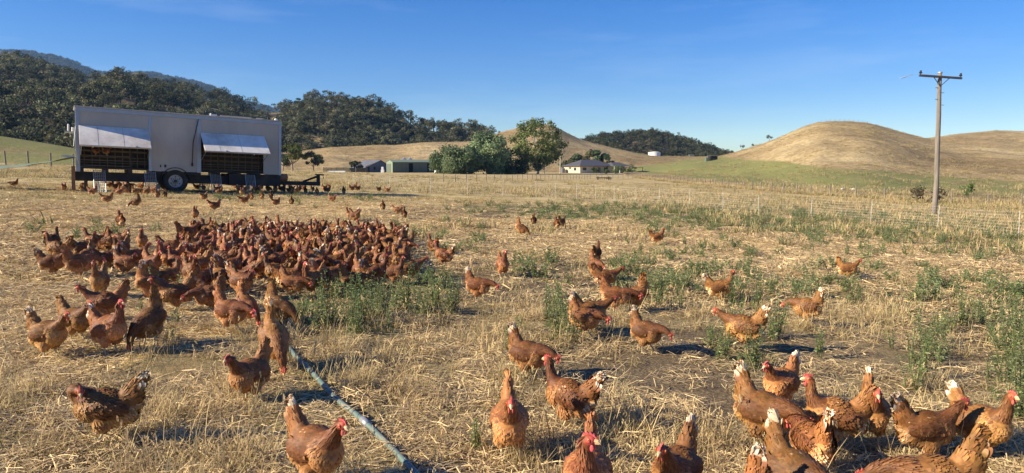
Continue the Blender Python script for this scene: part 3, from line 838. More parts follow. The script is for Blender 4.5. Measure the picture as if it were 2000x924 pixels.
    # wire ramps for the hens
    for x, y0, y1 in ((.62, .0, -.85), (2.62, .0, -.80), (5.05, .3, .9), (5.45, .1, -.4), (7.05, .1, -.35)):
        g_ = gl(x, y1); mb = MB()
        A = Vector((x, y0, -.02)); B_ = Vector((x, y1, g_ + .02)); wd = .44
        for s in (0, wd): mb.tube([A + Vector((s, 0, 0)), B_ + Vector((s, 0, 0))], .018, 5)
        for k in range(15):
            p = A.lerp(B_, (k + .5) / 15); mb.tube([p, p + Vector((wd, 0, 0))], .010, 4)
        for k in range(1, 6):
            o_ = Vector((wd * k / 6, 0, 0)); mb.tube([A + o_, B_ + o_], .006, 4)
        part('ramp', mb, M_GALV)
    # white water tub hung under the floor
    mb = MB(); mb.box((3.18, 1.4, -.85), (3.42, 1.7, -.62), bev=.02); part('water_tub', mb, M_WHITE)
    return root, MI
TRAILER, TRM = build_trailer()

# shade cloth stretched off the back of the trailer
mb = MB(); V, C = [], []
A1 = TRM @ Vector((-.05, .2, .62)); A0 = at(-230, 316, 29); n = 26
for i in range(n + 1):
    t = i / n; p = A1.lerp(A0, t); sag = 0.55 * 4 * t * (1 - t) * 0.55
    for j in range(6):
        w = j / 5; V.append((p.x, p.y + 1.5 * w - 0.5, p.z - sag - .02 - 0.26 * (1 - w) * (0.5 + t) + 0.02 * math.sin(i * 1.7 + j)))
mb.add(V, [(i * 6 + j, (i + 1) * 6 + j, (i + 1) * 6 + j + 1, i * 6 + j + 1) for i in range(n) for j in range(5)])
o = mb.build('shade_cloth', mat('green_shade_cloth', (0.16, 0.20, 0.13), 0.8, var=0.15, scale=3), smooth=True)
md = o.modifiers.new('t', 'SOLIDIFY'); md.thickness = 0.012
tag(o, 'sagging green shade cloth stretched from the back of the trailer', 'shade cloth')
ps = at(-200, 316, 29.2)
mb = MB(); mb.tube([(ps.x, ps.y, G(ps.x, ps.y) - .2), (ps.x, ps.y, ps.z + .2)], .04, 7, (.3,) * 3); o = mb.build('support_post', M_WOOD); tag(o, 'round timber post holding the far end of the shade cloth', 'post')

# ------------------------------------------------------------------ farm buildings
M_GREENIRON = mat('green_corrugated', (0.12, 0.15, 0.11), 0.6, 0.0, var=0.1, scale=2, streak=(1, 1, .1))
M_SUNLITGREEN = mat('sunlit_green_corrugated', (0.23, 0.28, 0.19), 0.6, 0.0, var=0.08, scale=2)  # lighter copy of the green iron; paints in the sunlit end wall
M_GREYIRON = mat('grey_corrugated', (0.17, 0.18, 0.20), 0.7, 0.1, var=0.2, scale=1, dirt=(.2, .14, .1), streak=(1, 1, .1))
M_ROOFG = mat('dark_roof_tiles', (0.085, 0.085, 0.095), 0.75, 0.0, var=0.15, scale=3)
M_CREAM = mat('cream_brick', (0.62, 0.54, 0.38), 0.8, var=0.08, scale=4)
M_GLASS = mat('window_glass', (0.03, 0.035, 0.045), 0.12)
M_DARK = mat('shade_and_dark_wall', (0.012, 0.012, 0.014), 0.9)  # doorway shade painted as near-black; also the pump shed's dark wall

def rot_to(px0, Y0, px1, Y1, nm):
    """empty at the ground under px0 whose x axis runs to px1"""
    p = gz(px0, Y0); q = gz(px1, Y1)
    e = empty(nm, (p.x, p.y, p.z), math.atan2(q.y - p.y, q.x - p.x))
    return e, math.hypot(q.x - p.x, q.y - p.y)

# long green shed
e, L = rot_to(767, 228, 868, 240, 'farm_shed')
tag(e, 'long low green iron shed with dark doorways beside the pepper trees', 'shed')
Hs = 3.5; Dp = 4.6
mb = MB()
xs = [0, L * .30, L * .385, L * .66, L * .695, L]
for a0, a1 in ((xs[0], xs[1]), (xs[2], xs[3]), (xs[4], xs[5])):
    n = int((a1 - a0) / .38)
    for k in range(n):
        x = a0 + (a1 - a0) * k / n; w = (a1 - a0) / n
        mb.box((x, .0, -.3), (x + w * .55, .05, Hs)); mb.box((x + w * .55, .03, -.3), (x + w, .06, Hs))
mb.box((xs[1], .0, 3.1), (xs[2], .05, Hs)); mb.box((xs[3], .0, 3.1), (xs[4], .05, Hs))
mb.box((0, Dp - .05, -.3), (L, Dp, Hs + .2)); mb.box((L - .05, .05, -.3), (L, Dp - .05, Hs))
mb.build('wall', M_GREENIRON, e)
mb = MB(); mb.add([(-.0, 0, -.3), (-.0, Dp, -.3), (-.0, Dp, Hs + .3), (-.0, Dp / 2, Hs + .8), (-.0, 0, Hs)], [(0, 1, 2, 3, 4)])
mb.add([(.08, 0, -.3), (.08, Dp, -.3), (.08, Dp, Hs + .3), (.08, Dp / 2, Hs + .8), (.08, 0, Hs)], [(4, 3, 2, 1, 0)]); mb.build('end_wall', M_SUNLITGREEN, e)
mb = MB(); mb.box((-.06, 1.2, -.2), (-.02, 4.3, 2.9)); mb.build('end_door', M_GREENIRON, e)
mb = MB(); mb.add([(-.2, -.25, Hs + .02), (L + .2, -.25, Hs + .02), (L + .2, Dp / 2, Hs + .85), (-.2, Dp / 2, Hs + .85), (-.2, Dp + .2, Hs + .1), (L + .2, Dp + .2, Hs + .1)], [(0, 1, 2, 3), (3, 2, 5, 4)])
o = mb.build('roof', M_SUNLITGREEN, e); o.modifiers.new('t', 'SOLIDIFY').thickness = .08
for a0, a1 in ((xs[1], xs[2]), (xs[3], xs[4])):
    mb = MB(); mb.box((a0, .8, -.2), (a1, .85, 3.1)); mb.build('doorway_shade', M_DARK, e)  # near-black sheet painted as the shade inside

# gabled grey shed
e, L = rot_to(714, 232, 757, 241, 'gabled_shed')
tag(e, 'weathered grey gabled iron shed left of the long green shed', 'shed')
mb = MB(); mb.add([(0, 0, -.3), (L, 0, -.3), (L, 0, 2.5), (L * .66, 0, 4.1), (0, 0, 2.0)], [(0, 1, 2, 3, 4)])
mb.add([(0, 7, -.3), (L, 7, -.3), (L, 7, 2.5), (L * .66, 7, 4.1), (0, 7, 2.0)], [(4, 3, 2, 1, 0)])
mb.add([(L, 0, -.3), (L, 7, -.3), (L, 7, 2.5), (L, 0, 2.5)], [(0, 1, 2, 3)])
for k in range(22):
    x = L * k / 22; mb.box((x, -.05, -.3), (x + .07, -.01, 2.3))
mb.build('wall', M_GREYIRON, e)
mb = MB(); mb.add([(-.9, -.4, 1.5), (L * .66, -.4, 4.2), (L + .4, -.4, 2.35), (L + .4, 7.3, 2.35), (L * .66, 7.3, 4.2), (-.9, 7.3, 1.5)], [(0, 1, 4, 5), (1, 2, 3, 4)])
o = mb.build('roof', M_GREYIRON, e); o.modifiers.new('t', 'SOLIDIFY').thickness = .09
mb = MB(); mb.box((.3, -.10, -.2), (1.8, -.06, 1.9)); mb.build('doorway_shade', M_DARK, e)  # near-black panel on the wall, painted as a shaded opening
mb = MB(); mb.box((L * .35, -.10, .9), (L * .35 + .9, -.06, 1.8)); mb.build('window', M_GLASS, e)

def silo(px, Y, lab):
    p = gz(px, Y); e = empty('feed_silo', p); tag(e, lab, 'silo', 'silver silos behind the green shed')
    mb = MB(); mb.tube([(0, 0, 1.2), (0, 0, 2.2), (0, 0, 4.6)], [.3, 1.15, 1.15], 18); 
    for z in (2.8, 3.4, 4.0): mb.tube([(0, 0, z), (0, 0, z + .05)], 1.18, 18)
    mb.build('tank', M_GALV, e)
    mb = MB(); mb.tube([(0, 0, 4.6), (0, 0, 5.25)], [1.2, .2], 18); mb.tube([(0, 0, 5.2), (0, 0, 5.4)], .22, 8); mb.build('cone_roof', M_GALV, e)
    for a in range(4):
        mb = MB(); mb.tube([(math.cos(a * 1.57) * 1.1, math.sin(a * 1.57) * 1.1, -.2), (math.cos(a * 1.57) * 1.1, math.sin(a * 1.57) * 1.1, 2.3)], .06, 5); mb.build('leg', M_GALV, e)
silo(789, 262, 'silver feed silo behind the green shed, the left of two')
silo(800.5, 262, 'silver feed silo behind the green shed, the right of two')
p = gz(747.5, 226); mb = MB(); mb.box((-.5, -.5, -.2), (.5, .5, 1.0), bev=.06); mb.box((-.35, -.35, 1.0), (.35, .35, 1.9), bev=.08)
o = mb.build('water_tank', M_WHITE); o.location = p; tag(o, 'small white tank standing in front of the gabled shed', 'tank')
p = gz(852, 214); mb = MB(); mb.tube([(0, 0, -.3), (0, 0, .9)], .55, 14); mb.tube([(0, 0, .9), (0, 0, 1.0)], [.57, .3], 14)
o = mb.build('water_tub', M_WHITE); o.location = p; tag(o, 'short pale round tub at the foot of the leftmost pepper tree', 'tub')
# cattle yards left of the gabled shed
for i in range(7):
    px = 632 + i * 12.5; p = gz(px, 222)
    e = empty('yard_panel', p); tag(e, 'dark steel cattle yard panel right of the trailer, %s from the left' % 'first second third fourth fifth sixth seventh'.split()[i], 'yard panel', 'yard panels left of the sheds')
    mb = MB()
    for k in range(6): mb.box((0, 0, .15 + k * .25), (2.0, .05, .30 + k * .25))
    mb.build('rails', M_STEEL, e)
    mb = MB(); mb.box((-.04, -.02, -.3), (.05, .07, 1.8)); mb.build('post', M_GALV if i % 2 else M_STEEL, e)
p = gz(640, 214); mb = MB(); mb.box((0, 0, -.2), (5.5, .7, .5), bev=.05); mb.box((.08, .08, .44), (5.42, .62, .52)); o = mb.build('trough', M_WHITE); o.location = p; tag(o, 'long pale trough on the ground in front of the cattle yard panels', 'trough')

# house
e, L = rot_to(1133, 246, 1200, 255, 'farmhouse')
tag(e, 'low cream brick farmhouse with dark hip roof and verandah', 'house')
L = 15.5; D1 = 9.5; Hw = 2.55
L2 = 4.4
mb = MB(); mb.box((0, 0, -.6), (6.0, .2, Hw)); mb.box((0, .2, -.6), (.2, D1, Hw)); mb.box((6.0, 1.4, -.6), (L, 1.6, Hw)); mb.box((5.8, .2, -.6), (6.0, 1.6, Hw)); mb.box((L - .2, 1.6, -.6), (L, D1, Hw)); mb.box((.2, D1 - .2, -.6), (L - .2, D1, Hw))
mb.build('wall', M_CREAM, e)
mb = MB()
mb.add([(-.6, -.6, Hw), (L + .4, -.6, Hw), (L + .4, D1 + .6, Hw), (-.6, D1 + .6, Hw), (4.4, D1 / 2, Hw + 2.3), (L - 4.2, D1 / 2, Hw + 2.3)], [(0, 1, 5, 4), (1, 2, 5), (2, 3, 4, 5), (3, 0, 4), (0, 3, 2, 1)])
rf = mb.build('roof', M_ROOFG, e)
mb = MB(); mb.box((-.66, -.70, Hw - .14), (L + .46, -.6, Hw + .04)); mb.box((-.70, -.6, Hw - .14), (-.6, D1 + .6, Hw + .04)); mb.build('gutter', M_ROOFG, rf)
for x0, x1, z0, z1, y in ((1.2, 2.9, .95, 2.0, -.04), (7.0, 8.2, .5, 2.0, 1.36), (9.6, 10.8, .0, 2.1, 1.36), (12.4, 14.0, .8, 2.0, 1.36)):
    f_ = MB(); f_.box((x0 - .08, y - .02, z0 - .08), (x1 + .08, y + .04, z1 + .08)); w = f_.build('window', M_WHITE, e)
    g_ = MB(); g_.box((x0, y - .035, z0), (x1, y - .022, z1)); g_.build('pane', M_GLASS, w)
mb = MB(); mb.box((-.04, 2.2, .9), (-.01, 3.6, 1.9)); mb.build('window', M_GLASS, e)
mb = MB(); mb.box((-.04, 5.2, 1.5), (-.01, 6.4, 2.0)); mb.build('window', M_GLASS, e)
mb = MB(); mb.add([(13.6, -3.0, Hw - .1), (22.3, -3.0, Hw - .1), (22.3, 6.5, Hw - .1), (13.6, 6.5, Hw - .1), (16, 1.6, Hw + 1.35), (19.9, 1.6, Hw + 1.35)], [(0, 1, 5, 4), (1, 2, 5), (2, 3, 4, 5), (3, 0, 4), (0, 3, 2, 1)])
mb.build('verandah_roof', M_ROOFG, e)
for x in (13.8, 16.5, 19.2, 22.1):
    mb = MB(); mb.box((x - .08, -2.9, -.6), (x + .08, -2.74, Hw - .12)); mb.build('verandah_post', M_WHITE, e)
mb = MB(); mb.box((13.8, .6, -.6), (22.0, .8, Hw - .12)); mb.build('verandah_wall', M_CREAM, e)
mb = MB(); mb.box((22.4, -1.6, Hw - .7), (29.5, 4.5, Hw - .55)); mb.build('carport_roof', M_ROOFG, e)
for x in (22.6, 29.3):
    for y in (-1.5, 4.4):
        mb = MB(); mb.box((x - .07, y - .07, -.6), (x + .07, y + .07, Hw - .7)); mb.build('carport_post', M_STEEL, e)
p = gz(1099, 252); mb = MB(); mb.tube([(0, 0, -.3), (0, 0, 1.6)], .9, 16); mb.tube([(0, 0, 1.6), (0, 0, 1.8)], [.92, .2], 16); o = mb.build('rainwater_tank', M_GREYIRON); o.location = p
tag(o, 'grey round rainwater tank at the left end of the house', 'tank')
# tank on the hill, dark tank on the shoulder, both behind the green slope
def on_hill(h, px, py):
    best = None
    r = ray(px, py)
    for k in range(600):
        Y = 60 + k * 0.8
        q = r * (Y / r.y)
        if EYE + q.z < h.h(q.x, q.y): return Vector((q.x, q.y, h.h(q.x, q.y)))
    return at(px, py, h.D * 0.97)
X_ = at(1278, 300, 376); mb = MB(); mb.tube([(0, 0, -1.5), (0, 0, 1.5)], 3.3, 28); mb.tube([(0, 0, 1.5), (0, 0, 1.9)], [3.35, .4], 28)
o = mb.build('water_tank', M_WHITE); o.location = (X_.x, 376, gold_mid.h(X_.x, 376) + .3); tag(o, 'white round water tank on the rise below the dark forested hill', 'tank')
q = on_hill(dome, 1392, 313)
e = empty('pump_shed', q, .15); tag(e, 'tiny dark shed on the left shoulder of the round bare hill', 'shed')
mb = MB(); mb.box((-1.4, -1.1, -.6), (1.4, 1.1, 1.5), bev=.03); mb.build('wall', M_DARK, e)
mb = MB(); mb.box((-1.6, -1.3, 1.5), (1.6, 1.3, 1.62)); mb.build('roof', M_GREYIRON, e)
mb = MB(); mb.box((-3.0, -.8, -.6), (-1.5, .8, 1.0), bev=.1); mb.build('side_tank', M_GREENIRON, e)
q = at(1350, 304, 378); e = empty('hill_shed', (q.x, 378, gold_mid.h(q.x, 378)), 0); tag(e, 'tiny grey shed on the ridge between the white tank and the round hill', 'shed')
mb = MB(); mb.box((-1.2, -1, -.5), (1.2, 1, .9)); mb.build('wall', M_GREYIRON, e)
mb = MB(); mb.box((-1.4, -1.2, .9), (1.4, 1.2, 1.0)); mb.build('roof', M_GALV, e)

# plough parked in the paddock
p = on_ground(1180, 352); e = empty('old_plough', p, .2); tag(e, 'old farm implement with tines parked in the straw paddock below the house', 'plough')
mb = MB(); k = p.y / 190
mb.box((-2.2 * k, -.1, .55 * k), (2.2 * k, .1, .72 * k)); mb.box((-2.0 * k, .9 * k, .6 * k), (2.0 * k, 1.1 * k, .75 * k))
for i in range(7): x = (-1.9 + i * .62) * k; mb.tube([(x, 0, .65 * k), (x + .1 * k, .2, .95 * k), (x + .25 * k, .3, .1), (x + .05, .3, -.05)], .05 * k, 5)
mb.tube([(0, 0, .6 * k), (1.9 * k, -1.2 * k, .35 * k)], .08 * k, 5)
mb.build('frame', M_STEEL, e)
for x in (-1.7, 1.5):
    mb = MB(); V = []; n = 18
    for i in range(n):
        th = 6.283 * i / n; V += [(x * k + .0, .5 * k + r * k * math.cos(th), .55 * k + r * k * math.sin(th)) for r in (.55, .45)] + [(x * k + .08 * k, .5 * k + r * k * math.cos(th), .55 * k + r * k * math.sin(th)) for r in (.45, .55)]
    mb.add(V, [(i * 4 + j, ((i + 1) % n) * 4 + j, ((i + 1) % n) * 4 + (j + 1) % 4, i * 4 + (j + 1) % 4) for i in range(n) for j in range(4)])
    for i in range(6): th = 6.283 * i / 6; mb.tube([(x * k + .04, .5 * k, .55 * k), (x * k + .04, .5 * k + .5 * k * math.cos(th), .55 * k + .5 * k * math.sin(th))], .03 * k, 4)
    mb.build('wheel', M_RUBBER, e)

# sheep
def sheep(px, py, lab, rz):
    q = on_hill(dome, px, py)
    mb = MB(); c = (.62, .56, .46)
    mb.ball((0, 0, .52), (.44, .22, .24), c, seg=2); mb.ball((-.3, 0, .5), (.22, .2, .22), c, seg=2); mb.ball((.45, 0, .60), (.17, .1, .12), c, seg=2)
    mb.ball((.60, 0, .55), (.14, .07, .08), (.5, .45, .38), seg=2)
    for s in (1, -1): mb.ball((.50, s * .11, .62), (.04, .07, .02), (.5, .4, .33), seg=1)
    for x in (-.28, .28):
        for y in (.11, -.11): mb.tube([(x, y, .42), (x - .02, y, .2), (x, y, -.03)], [.07, .035, .035], 6, (.45, .4, .33))
    o = mb.build('sheep', attr_mat('sheep_wool', 0.9, noise_scale=14, noise_amt=.2), smooth=True)
    o.location = q; o.scale = (.55,) * 3; o.rotation_euler = (0, 0, rz); tag(o, lab, 'sheep')
sheep(1646, 373, 'pale sheep grazing on the green slope, left of two', 0.3)
sheep(1666, 374, 'pale sheep grazing on the green slope, right of two', 2.9)

# ------------------------------------------------------------------ power poles
def old_pole():
    b0 = on_ground(1824, 419); e = empty('power_pole', b0); tag(e, 'tall weathered grey timber power pole with a crossarm', 'power pole')
    Y = b0.y; T = at(1836, 142, Y); h = T.z - b0.z
    K_ = T.x - b0.x; wob = [(0, 0), (.02, .1), (.03, .22), (.02 + K_ * .2, .36), (K_ * .5 + .03, .52), (K_ * .68 + .03, .70), (K_ * .86, .86), (K_, 1)]; print('pole lean', K_, h)
    mb = MB(); mb.tube([(x, 0, -.4 if t == 0 else t * h) for x, t in wob], [.14, .138, .13, .125, .12, .112, .105, .10], 14)
    mb.build('pole', mat('weathered_pole', (0.215, 0.185, 0.155), 0.9, var=.3, scale=7, bmp=.5, dirt=(.15, .11, .085), streak=(3, 3, .25)), e, True)
    s = Y / FPX
    cx = T.x - b0.x; zc = (at(1836, 151, Y).z - b0.z)
    Mx = Matrix.Translation((cx, -.16, zc)) @ Matrix.Rotation(math.radians(3.8), 4, 'Y')
    mb = MB(); mb.box((-43 * s, -.05, -.058), (39 * s, .05, .058), M=Mx, bev=.01); arm = mb.build('crossarm', mat('dark_hardwood', (.055, .05, .06), .8, var=.3), e)
    for x in (-41 * s, 36 * s):
        mb = MB(); mb.tube([(x, 0, .07), (x, 0, .12)], .025, 6, M=Mx); mb.tube([(x, 0, .11), (x, 0, .16), (x, 0, .19), (x, 0, .26)], [.07, .085, .045, .055], 10, M=Mx); mb.build('insulator', M_BLACK, e)
    for sg in (-1, 1):
        mb = MB(); mb.tube([Mx @ Vector((sg * .42, -.02, -.05)), (cx - .02 * 1, -.12, zc - .50)], .02, 5); mb.build('brace', M_STEEL, e)
    for t, sg in ((.86, 1), (.815, -1), (.775, 1), (.895, -1)):
        x = np.interp(t, [w[1] for w in wob], [w[0] for w in wob])
        mb = MB(); mb.tube([(x + sg * .08, -.05, t * h), (x + sg * .24, -.05, t * h)], .014, 5); mb.build('step_bolt', M_STEEL, e)
    mb = MB(); mb.tube([(cx, 0, h - .02), (cx, 0, h + .03)], .125, 12); mb.build('cap', M_GALV, e)
old_pole()
p = gz(1094, 228); e = empty('power_pole', p); tag(e, 'slender distant timber power pole between the tall gum and the house', 'power pole')
mb = MB(); mb.tube([(0, 0, -.4), (.1, 0, 9.4)], [.17, .11], 8); mb.build('pole', M_PALEBARK, e)
mb = MB(); mb.box((-.9, -.06, 8.4), (1.1, .06, 8.55)); mb.build('crossarm', M_BARK, e)
p = gz(1063, 222); mb = MB(); mb.box((-.18, -.18, -.4), (.18, .18, 2.5), bev=.03); o = mb.build('gate_post', M_WHITE); o.location = p; tag(o, 'stout white post between the tall gum and the far power pole', 'post')

# ------------------------------------------------------------------ fences
def wire_fence(name, pts, label, hgt, rad, m, wires=(.3, .6, .9), jitter=.1, wr=.006):
    e = empty(name, pts[0]); tag(e, label, 'fence')
    o0 = Vector(pts[0]); rn = random.Random(len(pts))
    tops = []
    for p in pts:
        q = Vector(p) - o0; l = Vector((rn.uniform(-.05, .05), 0, 0)); h = hgt * (1 + rn.uniform(-jitter, jitter))
        mb = MB(); mb.tube([q + Vector((0, 0, -.2)), q + l + Vector((0, 0, h))], [rad, rad * .85], 6); mb.build('post', m, e)
    mb = MB()
    for w in wires:
        for a, b_ in zip(pts[:-1], pts[1:]):
            mb.tube([Vector(a) - o0 + Vector((0, 0, w * hgt)), Vector(b_) - o0 + Vector((0, 0, w * hgt))], wr, 3, cap=False)
    mb.build('wires', M_GALV, e)
    return e
M_POST = mat('grey_post', (.20, .17, .13), .9, var=.3)
def along(line, n):
    P = [on_ground(*q) for q in line]; d = [0]
    for a, b_ in zip(P[:-1], P[1:]): d.append(d[-1] + (b_ - a).length)
    out = []
    for k in range(n):
        t = d[-1] * k / (n - 1); j = max(i for i in range(len(d)) if d[i] <= t + 1e-6); j = min(j, len(P) - 2)
        q = P[j].lerp(P[j + 1], (t - d[j]) / (d[j + 1] - d[j])); out.append((q.x, q.y, G(q.x, q.y)))
    return out
wire_fence('paddock_fence', along([(1246, 347), (1300, 353.5), (1400, 364.5), (1500, 373.5), (1600, 381.5), (1700, 387.5), (1800, 393.5), (1900, 398.5), (2060, 404)], 42),
           'old timber post and wire fence along the foot of the green slope', 1.15, .07, M_POST)
wire_fence('house_fence', along([(866, 356), (960, 355), (1060, 352), (1150, 349.5), (1236, 349)], 38), 'low post and wire fence below the farmhouse garden', .9, .055, M_POST)
wire_fence('left_fence', [(X, 79, G(X, 79)) for X in [-100 + 2.6 * k for k in range(26)]], 'row of timber fence posts behind the shade cloth at left', 1.6, .10, M_POST)
q0 = [(at(px, 240, 299).x, 299) for px in range(1604, 1700, 9)]
wire_fence('hilltop_fence', [(X, Y, dome.h(X, Y)) for X, Y in q0], 'tiny fence on the flat top of the round bare hill', .9, .06, M_POST)

# electric netting
M_STAKE = mat('weathered_white', (.62, .60, .55), .6)
NP_ = [(1989, 468), (1831, 449), (1700, 437), (1584, 427), (1481, 421), (1412, 414), (1346, 406), (1287, 401), (1242, 397), (1199, 393), (1163, 391), (1126, 389), (1085, 387), (1047, 385.5), (982, 383), (913, 380.5),
       (841, 376.5), (761, 371), (690, 367)]
def netting():
    P = [on_ground(*q) for q in NP_]
    ext = P[0] + (P[0] - P[1]) * 1.0; ext.z = G(ext.x, ext.y); ext2 = P[0] + (P[0] - P[1]) * 2.0; ext2.z = G(ext2.x, ext2.y)
    P = [ext2, ext] + P
    e = empty('electric_netting_fence', P[2]); tag(e, 'white electric poultry netting on thin white stakes across the paddock', 'fence')
    o0 = P[2]; rn = random.Random(4); H_ = .92
    T = []
    for p in P:
        q = p - o0; top = q + Vector((rn.uniform(-.03, .03), rn.uniform(-.02, .02), H_))
        T.append((q, top))
        mb = MB(); mb.tube([q + Vector((0, 0, -.1)), top], .006 + .00009 * p.y, 6); mb.build('stake', M_STAKE, e)
    mb = MB()
    for (a, at_), (b_, bt) in zip(T[:-1], T[1:]):
        L_ = (b_ - a).length; Yd = (a + o0).y; w = .0016 + .000006 * Yd
        for k in range(9):
            z = .04 + k * .105
            pts = [a.lerp(b_, t) + Vector((0, 0, z - .05 * math.sin(math.pi * t) * z)) for t in (0, .25, .5, .75, 1)]
            mb.tube(pts, w, 3, cap=False)
        n = max(2, int(L_ / .16))
        for k in range(1, n):
            q = a.lerp(b_, k / n); s_ = .05 * math.sin(math.pi * k / n); mb.tube([q, q + Vector((0, 0, .9 - s_))], w * .8, 3, cap=False)
    mb.build('net', M_STAKE, e)
netting()

# ------------------------------------------------------------------ contrail and hose
a = at(1758, 153, 9000); b_ = at(1784, 146, 9600)
mb = MB(); mb.tube([a, a.lerp(b_, .4), b_], [6, 10, 4], 8)
m, nt, bs = new_mat('contrail_ice'); bs.inputs['Base Color'].default_value = (.95, .95, .95, 1); bs.inputs['Roughness'].default_value = 1; bs.inputs['Alpha'].default_value = .55
tag(mb.build('contrail', m, smooth=True), 'short white vapour trail in the sky left of the power pole', 'contrail', kind='stuff')

def hose():
    P = []
    for px, py in ((880, 1010), (836, 962), (800, 922), (742, 862), (700, 822), (655, 786), (618, 744), (588, 714), (568, 690), (556, 664), (566, 640), (560, 622)):
        p = on_ground(px, py); p.z += .032; P.append(p)
    Q = []
    for i in range(len(P) - 1):
        p0 = P[max(0, i - 1)]; p1 = P[i]; p2 = P[i + 1]; p3 = P[min(len(P) - 1, i + 2)]
        for k in range(6):
            t = k / 6
            q = 0.5 * ((2 * p1) + (p2 - p0) * t + (2 * p0 - 5 * p1 + 4 * p2 - p3) * t * t + (3 * p1 - p0 - 3 * p2 + p3) * t ** 3); Q.append(q)
    e = MB().tube(Q, .0195, 12)
    o = e.build('hose_pipe', mat('grey_green_poly', (.13, .195, .175), .5, var=.15, scale=14, dirt=(.26, .23, .16)), smooth=True)
    tag(o, 'grey-green poly water pipe lying across the dry grass among the hens', 'pipe')
    p, q = Q[22], Q[23]; d = (q - p).normalized()
    j = MB(); j.tube([p - d * .05, p + d * .05], .025, 12); j.build('joiner', M_GALV, o, True)
hose()
# ------------------------------------------------------------------ the hen
HEN_MAT = attr_mat('hen_feathers', rough=0.62, hue_var=0.018, val_var=0.62, noise_scale=42, noise_amt=0.25, spec=0.35)
C_BACK = (0.2248, 0.0897, 0.0255); C_NECK = (0.1805, 0.0623, 0.0174); C_BREAST = (0.3782, 0.1633, 0.0451)
C_BELLY = (0.4088, 0.1939, 0.0607); C_TAIL = (0.3032, 0.1231, 0.0373); C_THIGH = (0.3696, 0.1596, 0.0466)
C_RED = (0.46, 0.085, 0.075); C_LEG = (0.62, 0.50, 0.30); C_WHITE = (0.684, 0.585, 0.441)

POSES = {   # body pitch (deg), head position, head direction, left foot x, right foot x
    'alert':   (12, (0.150, 0, 0.425), (1, 0, -0.02), 0.01, -0.02),
    'looking': (10, (0.140, 0.012, 0.415), (0.35, 0.93, -0.05), 0.00, -0.02),
    'relaxed': (5,  (0.205, 0, 0.375), (1, 0, -0.18), 0.02, -0.02),
    'striding':(4,  (0.240, 0, 0.340), (1, 0, -0.22), 0.10, -0.08),
    'low':     (-4, (0.275, 0, 0.225), (0.90, 0, -0.45), 0.06, -0.04),
    'pecking': (-24, (0.235, 0, 0.060), (0.45, 0, -0.9), -0.01, 0.01),
    'preening':(8,  (0.085, 0.075, 0.335), (-0.45, 0.80, -0.4), 0.02, 0.02),
    'tucked':  (2,  (0.165, 0.03, 0.33), (0.85, 0.35, -0.45), 0.02, -0.01),
}

def bez(a, b, c, t):
    return a * (1 - t) ** 2 + b * (2 * t * (1 - t)) + c * t * t

